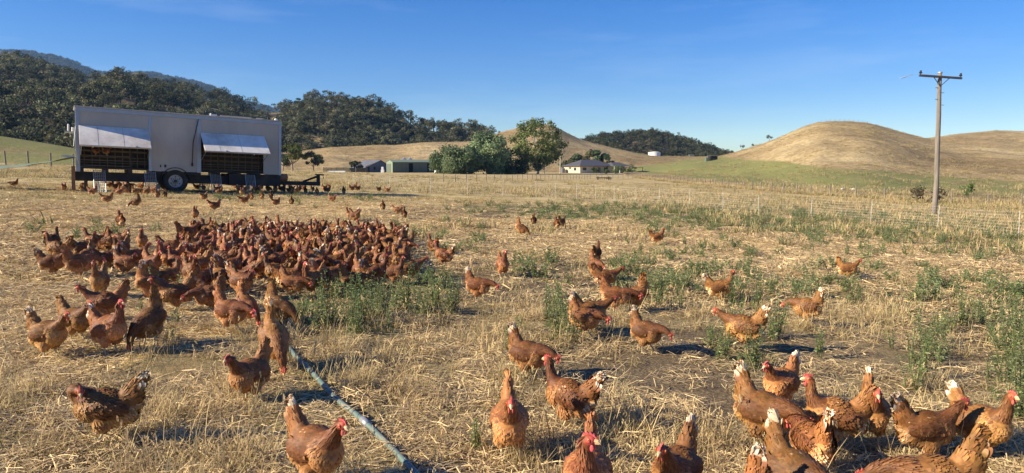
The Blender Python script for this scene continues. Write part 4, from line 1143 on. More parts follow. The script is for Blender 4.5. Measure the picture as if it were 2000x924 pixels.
def hen_mesh(pose, detail, pale, seed=1):
    rn = random.Random(seed * 77 + len(pose)); npr = np.random.default_rng(seed * 13 + len(pose))
    pitch, hp, hd, fl, fr = POSES[pose]
    hd = Vector(hd).normalized(); hp = Vector(hp)
    hip = Vector((0, 0, 0.205)); R = Matrix.Rotation(math.radians(-pitch), 3, 'Y')
    def B(x, y, z): return hip + R @ (Vector((x, y, z)) - hip)
    prims = []     # centre, radii, region, flow (world)
    def flow(x, y, z): return (R @ Vector((x, y, z))).normalized()
    P = [
        ((0.00, 0, 0.225), (0.138, 0.088, 0.094), 'back', flow(-1, 0, -0.1)),
        ((0.065, 0, 0.212), (0.090, 0.080, 0.094), 'breast', flow(-0.5, 0, -0.8)),
        ((-0.09, 0, 0.245), (0.085, 0.062, 0.065), 'back', flow(-1, 0, 0.3)),
        ((-0.105, 0, 0.198), (0.080, 0.072, 0.074), 'belly', flow(-0.7, 0, -0.6)),
        ((-0.03, 0, 0.172), (0.105, 0.076, 0.066), 'belly', flow(-0.7, 0, -0.6)),
        ((-0.140, 0, 0.275), (0.066, 0.044, 0.070), 'tail', flow(-0.6, 0, 0.8)),
        ((-0.150, 0, 0.225), (0.045, 0.042, 0.055), 'belly', flow(-0.8, 0, 0.2)),
        ((-0.020, 0.067, 0.225), (0.108, 0.026, 0.055), 'wing', flow(-1, 0, -0.12)),
        ((-0.020, -0.067, 0.225), (0.108, 0.026, 0.055), 'wing', flow(-1, 0, -0.12)),
        ((-0.01, 0.042, 0.145), (0.055, 0.036, 0.058), 'thigh', flow(-0.5, 0, -0.8)),
        ((-0.01, -0.042, 0.145), (0.055, 0.036, 0.058), 'thigh', flow(-0.5, 0, -0.8)),
    ]
    mb = MB()
    for c, r, reg, fl_ in P:
        cc = B(*c)
        M = Matrix.Translation(cc) @ R.to_4x4()
        mb.ball((0, 0, 0), r, seg=3, M=M)
        prims.append((cc, Vector(r), reg, fl_))
    # tail wedge
    tp = [B(-0.130, 0, 0.290), B(-0.160, 0, 0.340), B(-0.180, 0, 0.382)]
    for p, r in zip(tp, ((0.058, 0.042, 0.058), (0.048, 0.027, 0.050), (0.036, 0.015, 0.040))):
        M = Matrix.Translation(p) @ R.to_4x4() @ Matrix.Rotation(math.radians(35), 4, 'Y')
        mb.ball((0, 0, 0), r, seg=2, M=M); prims.append((p, Vector(r), 'tail', flow(-0.62, 0, 0.78)))
    # neck
    n0 = B(0.075, 0, 0.245); n2 = hp - hd * 0.012
    if pose == 'pecking': n1 = Vector((0.20, 0, 0.19))
    elif pose == 'low': n1 = Vector((0.17, 0, 0.285))
    elif pose == 'striding': n1 = Vector((0.165, 0, 0.285))
    elif pose == 'preening': n1 = Vector((0.185, 0.00, 0.33))
    elif pose == 'tucked': n1 = Vector((0.165, 0.00, 0.27))
    else: n1 = Vector((0.135, 0, 0.295))
    K = 9
    npts = [bez(n0, n1, n2, i / (K - 1)) for i in range(K)]
    nr = [0.066, 0.062, 0.055, 0.046, 0.039, 0.033, 0.029, 0.026, 0.023]
    mb.tube(npts, nr, 14)
    for i in range(K):
        d = (npts[max(0, i - 1)] - npts[min(K - 1, i + 1)]).normalized()
        if i >= 1: prims.append((npts[i], Vector((nr[i],) * 3), 'neck', d))
    # head
    side = hd.cross(Vector((0, 0, 1))).normalized(); hup = side.cross(hd).normalized()
    HM = Matrix((hd, -side, hup)).transposed().to_4x4(); HM.translation = hp
    mb.ball((0.004, 0, 0.0), (0.030, 0.021, 0.0235), seg=2, M=HM)
    prims.append((hp, Vector((0.03, 0.021, 0.024)), 'head', -hd))
    # upper legs
    hips = {}
    for s, fx in ((1, fl), (-1, fr)):
        knee = Vector((-0.012 + fx * 0.3, s * 0.040, 0.112))
        mb.tube([B(-0.01, s * 0.042, 0.15), knee, knee + Vector((-0.012, 0, -0.022))], [0.036, 0.019, 0.010], 10)
        prims.append((knee, Vector((0.02,) * 3), 'thigh', Vector((-0.2, 0, -1))))
        hips[s] = knee + Vector((-0.012, 0, -0.015))
    raw = mb.mesh('hen_raw', [])
    o = bpy.data.objects.new('hen_tmp', raw); COL.objects.link(o)
    md = o.modifiers.new('r', 'REMESH'); md.mode = 'VOXEL'; md.voxel_size = 0.0065 if detail == 2 else 0.009
    ms = o.modifiers.new('s', 'SMOOTH'); ms.factor = 0.6; ms.iterations = 7
    if detail == 0:
        dc = o.modifiers.new('d', 'DECIMATE'); dc.ratio = 0.25
    dg = bpy.context.evaluated_depsgraph_get(); dg.update()
    ev = o.evaluated_get(dg); em = ev.to_mesh()
    V = np.empty(len(em.vertices) * 3, dtype=np.float32); em.vertices.foreach_get('co', V); V = V.reshape(-1, 3)
    F = [tuple(p.vertices) for p in em.polygons]
    NV = np.empty(len(em.vertices) * 3, dtype=np.float32); em.vertices.foreach_get('normal', NV); NV = NV.reshape(-1, 3)
    em.calc_loop_triangles()
    T = np.empty(len(em.loop_triangles) * 3, dtype=np.int32); em.loop_triangles.foreach_get('vertices', T); T = T.reshape(-1, 3)
    ev.to_mesh_clear(); bpy.data.objects.remove(o); bpy.data.meshes.remove(raw)
    PC = np.array([p[0] for p in prims]); PR = np.array([p[1] for p in prims])
    def region(pts):
        d = np.sqrt((((pts[:, None, :] - PC[None]) / PR[None]) ** 2).sum(2))
        return d.argmin(1)
    base = {'back': C_BACK, 'breast': C_BREAST, 'belly': C_BELLY, 'tail': C_TAIL, 'wing': (0.20, 0.076, 0.026),
            'thigh': C_THIGH, 'neck': C_NECK, 'head': (0.30, 0.075, 0.025)}
    ri = region(V)
    hc = []
    hdn = np.array(hd)
    for i in range(len(V)):
        reg = prims[ri[i]][2]
        c = base[reg]
        if reg == 'head':
            q = V[i] - np.array(hp)
            if float(q @ hdn) > 0.006: c = (0.50, 0.10, 0.065)     # bare red face
        if pale and reg == 'tail' and (Vector(V[i]) - tp[2]).length < 0.040 and V[i][2] > tp[2].z: c = (0.62, 0.47, 0.30)
        k = 0.80 + 0.2 * rn.random()
        hc.append((c[0] * k, c[1] * k, c[2] * k))
    out = MB()
    out.add(V.tolist(), F, hc)
    # feathers laid over the skin
    tri = V[T]
    ar = np.linalg.norm(np.cross(tri[:, 1] - tri[:, 0], tri[:, 2] - tri[:, 0]), axis=1)
    nf = {2: 3800, 1: 1300, 0: 0}[detail]
    big = {2: 1.05, 1: 1.4, 0: 1.0}[detail]
    if nf:
        pick = npr.choice(len(T), nf, p=ar / ar.sum())
        w = npr.dirichlet((1, 1, 1), nf)
        pos = (tri[pick] * w[:, :, None]).sum(1); nrm = (NV[T][pick] * w[:, :, None]).sum(1)
        rr = region(pos)
        for p, n, r in zip(pos, nrm, rr):
            reg = prims[r][2]; f = prims[r][3]
            p = Vector(p); n = Vector(n).normalized()
            if reg == 'head' and (p - hp).dot(hd) > -0.004: continue
            d = f - n * f.dot(n)
            if d.length < 0.15: d = Vector((-0.3, 0, -0.9)); d = d - n * d.dot(n)
            d.normalize(); s = n.cross(d)
            ang = rn.gauss(0, 0.16); d = (d * math.cos(ang) + s * math.sin(ang)).normalized(); s = n.cross(d)
            L, W, lift = {'back': (0.032, 0.014, 0.05), 'breast': (0.027, 0.013, 0.07), 'belly': (0.034, 0.012, 0.13),
                          'tail': (0.040, 0.013, 0.04), 'wing': (0.042, 0.016, 0.04), 'thigh': (0.030, 0.012, 0.12),
                          'neck': (0.036, 0.007, 0.06), 'head': (0.012, 0.005, 0.05)}[reg]
            L *= big * rn.uniform(0.8, 1.25); W *= big * rn.uniform(0.8, 1.15)
            lift += rn.uniform(0.01, 0.10)
            b0 = p - n * 0.002
            m = b0 + d * (L * 0.5) + n * (L * lift * 0.8)
            t = b0 + d * L + n * (L * lift)
            k = rn.uniform(0.70, 1.25)
            c = list(base[reg])
            c = [c[0] * k, c[1] * k * rn.uniform(0.9, 1.12), c[2] * k]
            z = p.z
            if reg in ('belly',) and p.x < -0.13 and p.z < 0.22 and rn.random() < 0.4: c = [0.66 * k, 0.44 * k, 0.24 * k]
            if reg == 'tail' and pale and (p - tp[2]).length < 0.050 and p.z > tp[2].z - .008 and rn.random() < 0.75: c = [0.76 * k, 0.62 * k, 0.44 * k]
            if reg == 'back' and rn.random() < 0.012: c = [0.55, 0.36, 0.2]
            tipc = [min(0.9, x * 1.35 + 0.03) for x in c] if reg in ('neck', 'breast', 'belly', 'thigh') else [x * 1.12 for x in c]
            if reg == 'wing': tipc = [x * 0.85 for x in c]
            bc = [x * 0.70 for x in c]
            out.add([b0 - s * (W * 0.25), b0 + s * (W * 0.25), m + s * (W * 0.5) - n * (W * 0.12), m - s * (W * 0.5) - n * (W * 0.12), t + s * (W * 0.22), t - s * (W * 0.22)],
                    [(0, 1, 2, 3), (3, 2, 4, 5)], [bc, bc, c, c, tipc, tipc])
    # folded wing quills along the lower edge of each wing
    nq = {2: 11, 1: 6, 0: 0}[detail]
    for sg in (1, -1):
        for i in range(nq):
            t = i / max(1, nq - 1)
            r0 = B(0.045 - 0.06 * t, sg * (0.084 - 0.006 * t), 0.205 + 0.045 * t)
            d = (R @ Vector((-1, -sg * 0.16, 0.10 + 0.12 * t))).normalized(); up_ = (R @ Vector((0.1, 0, 1))).normalized()
            L = 0.115 + 0.02 * t; k = rn.uniform(.75, 1.1); o_ = R @ Vector((0, sg * (0.010 - 0.006 * t), 0))
            ca = tuple(x * k for x in (0.175, 0.064, 0.024)); cb = tuple(x * k * 1.5 for x in (0.19, 0.08, 0.03))
            out.add([r0 + o_ - up_ * .007, r0 + o_ + up_ * .009, r0 + o_ + d * L * .6 + up_ * .010, r0 + o_ + d * L * .6 - up_ * .010, r0 + o_ * .6 + d * L + up_ * .004, r0 + o_ * .6 + d * L - up_ * .005],
                    [(0, 1, 2, 3), (3, 2, 4, 5)], [ca, cb, cb, ca, cb, ca])
    # long tail feathers fanned like a roof
    nt_ = 16 if detail == 2 else (7 if detail == 1 else 5)
    for i in range(nt_):
        a = (i / (nt_ - 1) - 0.5)
        el = math.radians(rn.uniform(54, 70) + (8 if pale else 0) - abs(a) * 14)
        r0 = B(-0.135 - rn.random() * 0.03, a * 0.034, 0.295 - abs(a) * 0.02)
        d = (R @ Vector((-math.cos(el), a * 0.16, math.sin(el)))).normalized()
        s = d.cross(R @ Vector((0, 1 if a >= 0 else -1, 0.4))).normalized()
        L = rn.uniform(0.09, 0.118); W = 0.038 if detail == 2 else 0.046
        c = [x * rn.uniform(0.8, 1.2) for x in C_TAIL]
        if pale: tc = C_WHITE if rn.random() < 0.8 else (0.52, 0.30, 0.15)
        else: tc = (0.36, 0.14, 0.055) if rn.random() < 0.7 else (0.5, 0.28, 0.14)
        mcol = [x * 0.9 + y * 0.1 for x, y in zip(c, tc)] if pale else c
        off = Vector((0, 0.004 * (1 if a >= 0 else -1), 0))
        jit = rn.uniform(.92, 1.0); L *= jit
        rows = [(0, .30, c), (.35, .46, c), (.62, .50, mcol), (.74, .48, mcol), (.86, .38, tc), (.97, .18, tc), (1.0, .05, tc)]
        vv, cc, ff = [], [], []
        for t_, w_, k_ in rows:
            q = r0 + d * L * t_ - (R @ Vector((1, 0, 0))) * (0.10 * L * t_ * t_)
            vv += [q - s * W * w_, q + off * (1 - t_), q + s * W * w_]; cc += [k_] * 3
        for j in range(len(rows) - 1):
            ff += [(j * 3, j * 3 + 1, j * 3 + 4, j * 3 + 3), (j * 3 + 1, j * 3 + 2, j * 3 + 5, j * 3 + 4)]
        out.add(vv, ff, cc)
    # comb, wattles, beak, eyes
    comb = []
    if detail == 2: prof = [(-0.026, 0.014), (-0.024, 0.030), (-0.014, 0.026), (-0.010, 0.043), (-0.001, 0.030), (0.006, 0.046), (0.013, 0.031), (0.020, 0.039), (0.026, 0.022), (0.034, 0.014), (0.028, 0.008)]
    else: prof = [(-0.026, 0.014), (-0.014, 0.036), (0.006, 0.044), (0.026, 0.028), (0.034, 0.012), (0.0, 0.012)]
    prof = [(x, 0.012 + (z - 0.012) * (0.62 if detail == 2 else 0.45)) for x, z in prof]
    n = len(prof); lean = 0.004
    cv = [HM @ Vector((x, 0.0035 + lean * z * 20, z)) for x, z in prof] + [HM @ Vector((x, -0.0035 + lean * z * 20, z)) for x, z in prof]
    cf = [tuple(range(n)), tuple(range(2 * n - 1, n - 1, -1))] + [(i, i + n, (i + 1) % n + n, (i + 1) % n) for i in range(n)]
    out.add(cv, cf, [(C_RED[0] * rn.uniform(0.85, 1.1), C_RED[1], C_RED[2])] * (2 * n))
    if detail < 2: pass
    for s in (1, -1):
        out.ball((0.018, s * 0.009, -0.030), (0.009, 0.0045, 0.015), C_RED, seg=1 if detail < 2 else 2, M=HM)
        out.ball((0.004, s * 0.019, 0.001), (0.012, 0.004, 0.011), (0.52, 0.10, 0.07), seg=1, M=HM)
        out.ball((-0.010, s * 0.019, -0.010), (0.006, 0.003, 0.008), (0.72, 0.22, 0.17), seg=1, M=HM)
        if detail == 2:
            out.ball((0.008, s * 0.0215, 0.005), (0.0052, 0.003, 0.0052), (0.75, 0.26, 0.05), seg=2, M=HM)
            out.ball((0.0085, s * 0.0235, 0.005), (0.0028, 0.002, 0.0028), (0.01, 0.01, 0.01), seg=1, M=HM)
    out.tube([(0.024, 0, 0.001), (0.038, 0, -0.001), (0.050, 0, -0.009)], [0.0105, 0.0075, 0.0012], 8, (0.66, 0.46, 0.24), M=HM)
    out.tube([(0.024, 0, -0.008), (0.034, 0, -0.009), (0.043, 0, -0.011)], [0.007, 0.005, 0.001], 6, (0.6, 0.42, 0.22), M=HM)
    # shanks and toes
    for s, fx in ((1, fl), (-1, fr)):
        k = hips[s]; foot = Vector((fx + 0.012, s * 0.040, 0.006))
        if pose in ('striding',) and s == 1: foot = Vector((0.075, s * 0.04, 0.05))
        ank = foot + Vector((-0.004, 0, 0.008))
        out.tube([k, (k + ank) / 2, ank], [0.0088, 0.0062, 0.0068], 7, C_LEG)
        for a, L in ((0, 0.052), (0.55, 0.043), (-0.55, 0.043), (math.pi, 0.020)):
            q = Vector((math.cos(a), math.sin(a), 0))
            out.tube([ank, foot + q * L * 0.5 + Vector((0, 0, 0.004)), foot + q * L], [0.0062, 0.0048, 0.002], 5, C_LEG)
    me = out.mesh('hen_%s' % pose, HEN_MAT)
    sm = np.zeros(len(me.polygons), dtype=bool); sm[:len(F)] = True
    me.polygons.foreach_set('use_smooth', sm)
    return me
HEN_CACHE = {}
def hen_data(pose, detail, pale, seed=1):
    k = (pose, detail, pale, seed)
    if k not in HEN_CACHE: HEN_CACHE[k] = hen_mesh(pose, detail, pale, seed)
    return HEN_CACHE[k]
# ------------------------------------------------------------------ straw, grass and weeds
M_STRAW = attr_mat('straw', rough=0.7, translucent=0.12, val_var=0.35, spec=0.25)
M_GRASS = attr_mat('dry_grass', rough=0.7, translucent=0.3, hue_var=0.02, val_var=0.45, spec=0.2)
M_WEED = attr_mat('weed_leaves', rough=0.6, translucent=0.4, hue_var=0.03, val_var=0.35, spec=0.2)
def straw_clump(seed, R, n, w):
    rn = random.Random(seed); mb = MB()
    for _ in range(n):
        th = rn.uniform(0, 6.283); r = R * math.sqrt(rn.random()); c = Vector((r * math.cos(th), r * math.sin(th), rn.uniform(.004, .035)))
        a = rn.uniform(0, 6.283); L = rn.uniform(.05, .20) * (1 + w * 20); W = w * rn.uniform(.6, 1.3); d = Vector((math.cos(a), math.sin(a), rn.gauss(0, .14)))
        s = Vector((-math.sin(a), math.cos(a), rn.gauss(0, .3))) * W; bend = Vector((0, 0, rn.uniform(-.006, .012)))
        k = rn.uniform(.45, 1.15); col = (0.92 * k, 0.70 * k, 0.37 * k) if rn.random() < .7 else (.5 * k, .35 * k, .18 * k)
        mb.add([c - d * L / 2 - s, c - d * L / 2 + s, c + s + bend, c - s + bend, c + d * L / 2 + s * .6, c + d * L / 2 - s * .6], [(0, 1, 2, 3), (3, 2, 4, 5)], col)
    return mb.mesh('straw_clump', M_STRAW)
def blade(mb, p, az, L, lean, w, c0, c1, rn, curl=0.5):
    d = Vector((math.cos(az), math.sin(az), 0)); s = Vector((-math.sin(az + rn.gauss(0, .6)), math.cos(az), 0)) * w
    pts = []
    for k in range(4):
        t = k / 3; ang = lean + curl * t
        pts.append(p + d * (L * t * math.sin(ang)) + Vector((0, 0, L * t * math.cos(ang))))
    V = []; C = []
    for k, q in enumerate(pts):
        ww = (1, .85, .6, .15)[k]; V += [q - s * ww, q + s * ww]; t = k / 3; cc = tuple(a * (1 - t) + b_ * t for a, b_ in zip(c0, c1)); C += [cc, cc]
    mb.add(V, [(0, 1, 3, 2), (2, 3, 5, 4), (4, 5, 7, 6)], C)
def grass_clump(seed, R, n, hmin, hmax, w, green=0.0, lying=0.2):
    rn = random.Random(seed); mb = MB()
    for _ in range(n):
        th = rn.uniform(0, 6.283); r = R * math.sqrt(rn.random()) ; p = Vector((r * math.cos(th), r * math.sin(th), -.02))
        lean = abs(rn.gauss(.18, .25)) if rn.random() > lying else rn.uniform(.8, 1.45)
        k = rn.uniform(.55, 1.2)
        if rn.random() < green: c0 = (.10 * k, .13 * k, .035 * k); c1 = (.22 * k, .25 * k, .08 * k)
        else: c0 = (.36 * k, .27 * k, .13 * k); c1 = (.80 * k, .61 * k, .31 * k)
        L = rn.uniform(hmin, hmax)
        blade(mb, p, rn.uniform(0, 6.283), L, lean, w * rn.uniform(.6, 1.3), c0, c1, rn, rn.uniform(0, .8))
        if L > hmax * .8 and rn.random() < .25:      # seed head
            q = Vector(mb.v[-1])
            for j in range(4): o_ = Vector((rn.gauss(0, .006), rn.gauss(0, .006), j * .012)); mb.add([q + o_, q + o_ + Vector((.006, 0, .012)), q + o_ + Vector((0, .003, .026)), q + o_ + Vector((-.006, 0, .012))], [(0, 1, 2, 3)], (.55, .42, .22))
    return mb.mesh('grass_clump', M_GRASS)
def weed_parts(seed, H, spread, nst, leaf, tone=1.0):
    rn = random.Random(seed); st = MB(); lf = MB()
    for _ in range(nst):
        az = rn.uniform(0, 6.283); b0 = Vector((rn.gauss(0, spread * .3), rn.gauss(0, spread * .3), 0)); hh = H * rn.uniform(.55, 1.05)
        tip = b0 + Vector((math.cos(az) * spread * rn.uniform(.1, .8), math.sin(az) * spread * rn.uniform(.1, .8), hh)); mid = b0.lerp(tip, .5) + Vector((0, 0, hh * .08))
        st.tube([Vector((0, 0, -.04)), b0 + Vector((0, 0, .01)), mid, tip], [.005, .004, .003, .0015], 4, (.13 * tone, .15 * tone, .06))
        nl = int(30 * hh / .35)
        for i in range(nl):
            t = rn.uniform(.12, 1.0); p = bez(b0, mid, tip, t)
            a = rn.uniform(0, 6.283); L = leaf * rn.uniform(.6, 1.3) * (1.15 - .55 * t); up = rn.uniform(.0, .9)
            d = Vector((math.cos(a), math.sin(a), up)).normalized(); s = d.cross(Vector((rn.gauss(0, .4), rn.gauss(0, .4), 1))).normalized() * L * .24
            k = rn.uniform(.65, 1.25) * tone; c = (.26 * k, .32 * k, .125 * k) if rn.random() < .68 else (.39 * k, .42 * k, .23 * k)
            q = p + d * L * .5 + Vector((0, 0, .004)); lf.add([p, q + s, p + d * L - Vector((0, 0, L * .15)), q - s], [(0, 1, 2, 3)], c)
            if L > .03 and rn.random() < .6:
                for sg in (1, -1): lf.add([q, q + s * 2.1 * sg + d * L * .1, q + d * L * .2 + s * sg * .3, q + d * L * .1], [(0, 1, 2, 3)], c)
    return st, lf
def weed_clump(seed, H, spread, nst, leaf, tone=1.0):
    st, lf = weed_parts(seed, H, spread, nst, leaf, tone); lf.add(st.v, st.f, (.14, .16, .07)); return lf.mesh('weed_clump', M_WEED)

SN = [straw_clump(i, .24, 84, .0022) for i in range(5)]; SF = [straw_clump(20 + i, .5, 125, .0045) for i in range(4)]
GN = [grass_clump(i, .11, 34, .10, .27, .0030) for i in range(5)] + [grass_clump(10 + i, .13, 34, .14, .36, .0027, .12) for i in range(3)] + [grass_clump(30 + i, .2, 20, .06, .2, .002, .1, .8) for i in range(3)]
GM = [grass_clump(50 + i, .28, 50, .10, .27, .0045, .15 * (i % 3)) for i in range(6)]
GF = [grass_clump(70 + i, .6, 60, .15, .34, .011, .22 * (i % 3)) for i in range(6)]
WN = [weed_clump(i, .34, .12, 5, .040) for i in range(6)]
WM = [weed_clump(40 + i, .30, .30, 11, .055) for i in range(4)]

def cover():
    rn = random.Random(12); straw, grass, weeds = [], [], []
    def rec(x, y, s, v, tilt=.12): return (x, y, G(x, y), rn.uniform(0, 6.283), s, v, rn.gauss(0, tilt), rn.gauss(0, tilt))
    bands = [(0.4, 5, 80, 50), (5, 8.5, 50, 44), (8.5, 14, 19, 18), (14, 22, 14, 10), (22, 36, 5, 6.5), (36, 62, 0, 2.0), (62, 110, 0, .4)]
    for y0, y1, ds, dg in bands:
        area = (y1 - y0) * ((y0 + y1) * .88 + 4.4)
        near = y1 <= 8.6; mid = y1 <= 22.1
        for kind, dens in (('s', ds), ('g', dg)):
            for _ in range(int(area * dens)):
                y = math.sqrt(rn.uniform(y0 * y0, y1 * y1)); x = rn.uniform(-1, 1) * (y * .88 + 2.2)
                s, g, b_, px, py = masks(x, y)
                patch = nz(x, y, 4.4, 1.3) + .5 * nz(x, y, 8.8, 4)
                if kind == 's':
                    p = max(min(1, 1.25 * s), .30 - .22 * b_ + .3 * max(0, patch))
                    if rn.random() < p: straw.append(rec(x, y, rn.uniform(.7, 1.25), rn.randrange(5) if near else 5 + rn.randrange(4), .06))
                else:
                    r = rn.random()
                    pg = g * (1.1 if y < 22 else 1.0)
                    if y > 70: pg = .1
                    pd = (1 - .96 * s) * (1 - .95 * b_) * (1 - .35 * g) * min(1, max(.1, .55 + 1.0 * patch))
                    if r < pg * (.36 if y < 12 else .24): weeds.append(rec(x, y, rn.uniform(.5, 1.15) * (1 if y < 12 else .9), rn.randrange(6) if y < 9 else 6 + rn.randrange(4)))
                    elif rn.random() < pd:
                        if near: v = rn.randrange(11)
                        elif y < 15: v = 11 + rn.randrange(6)
                        else: v = 17 + rn.randrange(6)
                        grass.append(rec(x, y, rn.uniform(.55, 1.15) * (1.0 if y > 6 else .95) * (1 if y < 20 or y > 42 or x > 6 else .5), v))
    print('cover', len(straw), len(grass), len(weeds))
    scatter('straw', straw, SN + SF, 'loose yellow straw strewn over the paddock', 'straw')
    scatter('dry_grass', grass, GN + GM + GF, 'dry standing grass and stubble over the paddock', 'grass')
    scatter('ground_weeds', weeds, WN + WM, 'low green weeds growing through the dry grass', 'weeds')
cover()

def tall_grass_line():
    rn = random.Random(5); pts = []
    L = [on_ground(px, py) for px, py in ((1246, 347), (1400, 364.5), (1600, 381.5), (1800, 393.5), (2050, 403))]
    for a, b_ in zip(L[:-1], L[1:]):
        n = int((b_ - a).length * 7)
        for _ in range(n):
            p = a.lerp(b_, rn.random()); x, y = p.x + rn.uniform(-.8, .8), p.y + rn.uniform(-1.0, 3.0)
            z = max(G(x, y), dome.h(x, y)) if y > foot_r(x) else G(x, y)
            pts.append((x, y, z - .05, rn.uniform(0, 6.28), rn.uniform(1.0, 2.1), rn.randrange(3), rn.gauss(0, .1), rn.gauss(0, .1)))
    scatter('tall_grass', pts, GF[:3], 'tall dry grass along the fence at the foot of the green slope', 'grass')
tall_grass_line()

def hill_tussocks():
    rn = random.Random(8); pts = []
    for h_, n, u0, u1 in ((dome, 5200, .22, .85), (gold_mid, 3600, -.33, .42), (gold_right, 2600, .55, 1.0)):
        for _ in range(n):
            u = rn.uniform(u0, u1); f = h_.ft(u); Y = f + (h_.D - f) * rn.uniform(.06, 1.02); X = u * Y
            if nz(X, Y, 2.2, .06) + .5 * nz(X, Y, 5, .3) < rn.uniform(-.5, .35): continue
            pts.append((X, Y, h_.h(X, Y) - .05, rn.uniform(0, 6.28), rn.uniform(.8, 2.0), rn.randrange(6), rn.gauss(0, .1), rn.gauss(0, .1)))
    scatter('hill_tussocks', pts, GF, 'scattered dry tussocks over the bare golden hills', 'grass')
hill_tussocks()

# single weeds that stand out
WSPOTS = [(1090, 668, .60, 'bushiest green weed, alone left of the bright hen pair'), (1000, 690, .3, 'small weed behind the hen reaching right in the centre foreground'),
 (618, 640, .42, 'leftmost weed of the big clump right of the flock, beside the pipe end'), (640, 642, .5, 'second weed from the left in the big clump right of the flock'), (700, 634, .56, 'tall weed in the middle of the big clump below the flock'),
 (745, 622, .52, 'weed at the right of the big clump, in front of the orange white-tailed hen'), (790, 606, .46, 'weed below the hen leading right at the flock end'), (850, 612, .46, 'left weed of the pair between the flock and the feeding centre hen'),
 (885, 614, .50, 'right weed of the pair between the flock and the feeding centre hen'), (1040, 545, .4, 'low weed just right of the lone dark upright hen'), (1290, 590, .48, 'weed left of the white-tailed hen standing in dry grass'),
 (1330, 600, .42, 'shorter weed directly left of the hen standing high in dry grass'), (1440, 606, .46, 'weed just right of the hen standing high in dry grass'), (1475, 608, .5, 'weed behind the tail of the hen running left'), (1515, 660, .48, 'thin dark weed between the two hens heading left'),
 (1800, 745, .58, 'tall thistle-like weed behind the right-hand group of hens'), (1470, 715, .38, 'low weed on the soil below the hen running left'), (1880, 640, .48, 'weed in the dry grass at right, above the far right hen'),
 (1975, 720, .72, 'tall green weed at the right edge of the picture'), (1990, 820, .66, 'leafy weed at the lower right edge beside the far right hen'), (1600, 700, .33, 'small weed on the bare soil above the raised-comb hen'),
 (345, 600, .38, 'thin pale weed in front of the dark hen on the left'), (1110, 560, .33, 'small weed left of the nearer dark hen in the centre right'), (1250, 500, .38, 'weed left below the lone hen on the right-centre straw'), (1335, 480, .33, 'small weed right of the lone hen on the right-centre straw'),
 (1655, 500, .36, 'weed above the rightmost distant dark hen'), (1870, 590, .48, 'weed right of the rightmost distant dark hen, in dry grass'), (930, 880, .2, 'tiny weed left of the hen walking straight towards us')]
for i, (px, py, H_, lab) in enumerate(WSPOTS):
    p = on_ground(px, py); st, lf = weed_parts(300 + i, H_, H_ * .26, 9 if H_ > .45 else 6, .040, 1.0)
    o = empty('weed', p); lf.build('leaves', M_WEED, o); st.build('stems', M_WEED, o)
    tag(o, lab, 'weed', 'leafy weeds in the paddock')
# ------------------------------------------------------------------ the flock
GRP = 'brown hens in the paddock'
HENS = []
def hen(x, y, heading, pose, scale, detail, pale, label, seed=1, group=GRP, z=None, val=None):
    o = link('hen', hen_data(pose, detail, pale, seed))
    o.location = (x, y, (G(x, y) if z is None else z)); rv = random.Random(int(x * 977 + y * 331)); o.scale = (scale * .92 * rv.uniform(.95, 1.05), scale * rv.uniform(.94, 1.08), scale * rv.uniform(.96, 1.04))
    o.rotation_euler = (0, 0, math.radians(heading))
    tag(o, label, 'hen', group); HENS.append((x, y)); return o
def hp_(px, py, heading, pose, scale, pale, label, seed=1, back=0.0):
    """px, py: the feet in the photograph; heading 0 = facing right, 90 = away, 180 = left, 270 = towards the camera"""
    p = on_ground(px, py)
    # heading is given as seen in the picture, so turn it with the line of sight
    hd = heading - math.degrees(math.atan2(p.x, p.y))
    return hen(p.x, p.y, hd, pose, scale, 2 if p.y < 9.5 else 1, pale, label, seed)
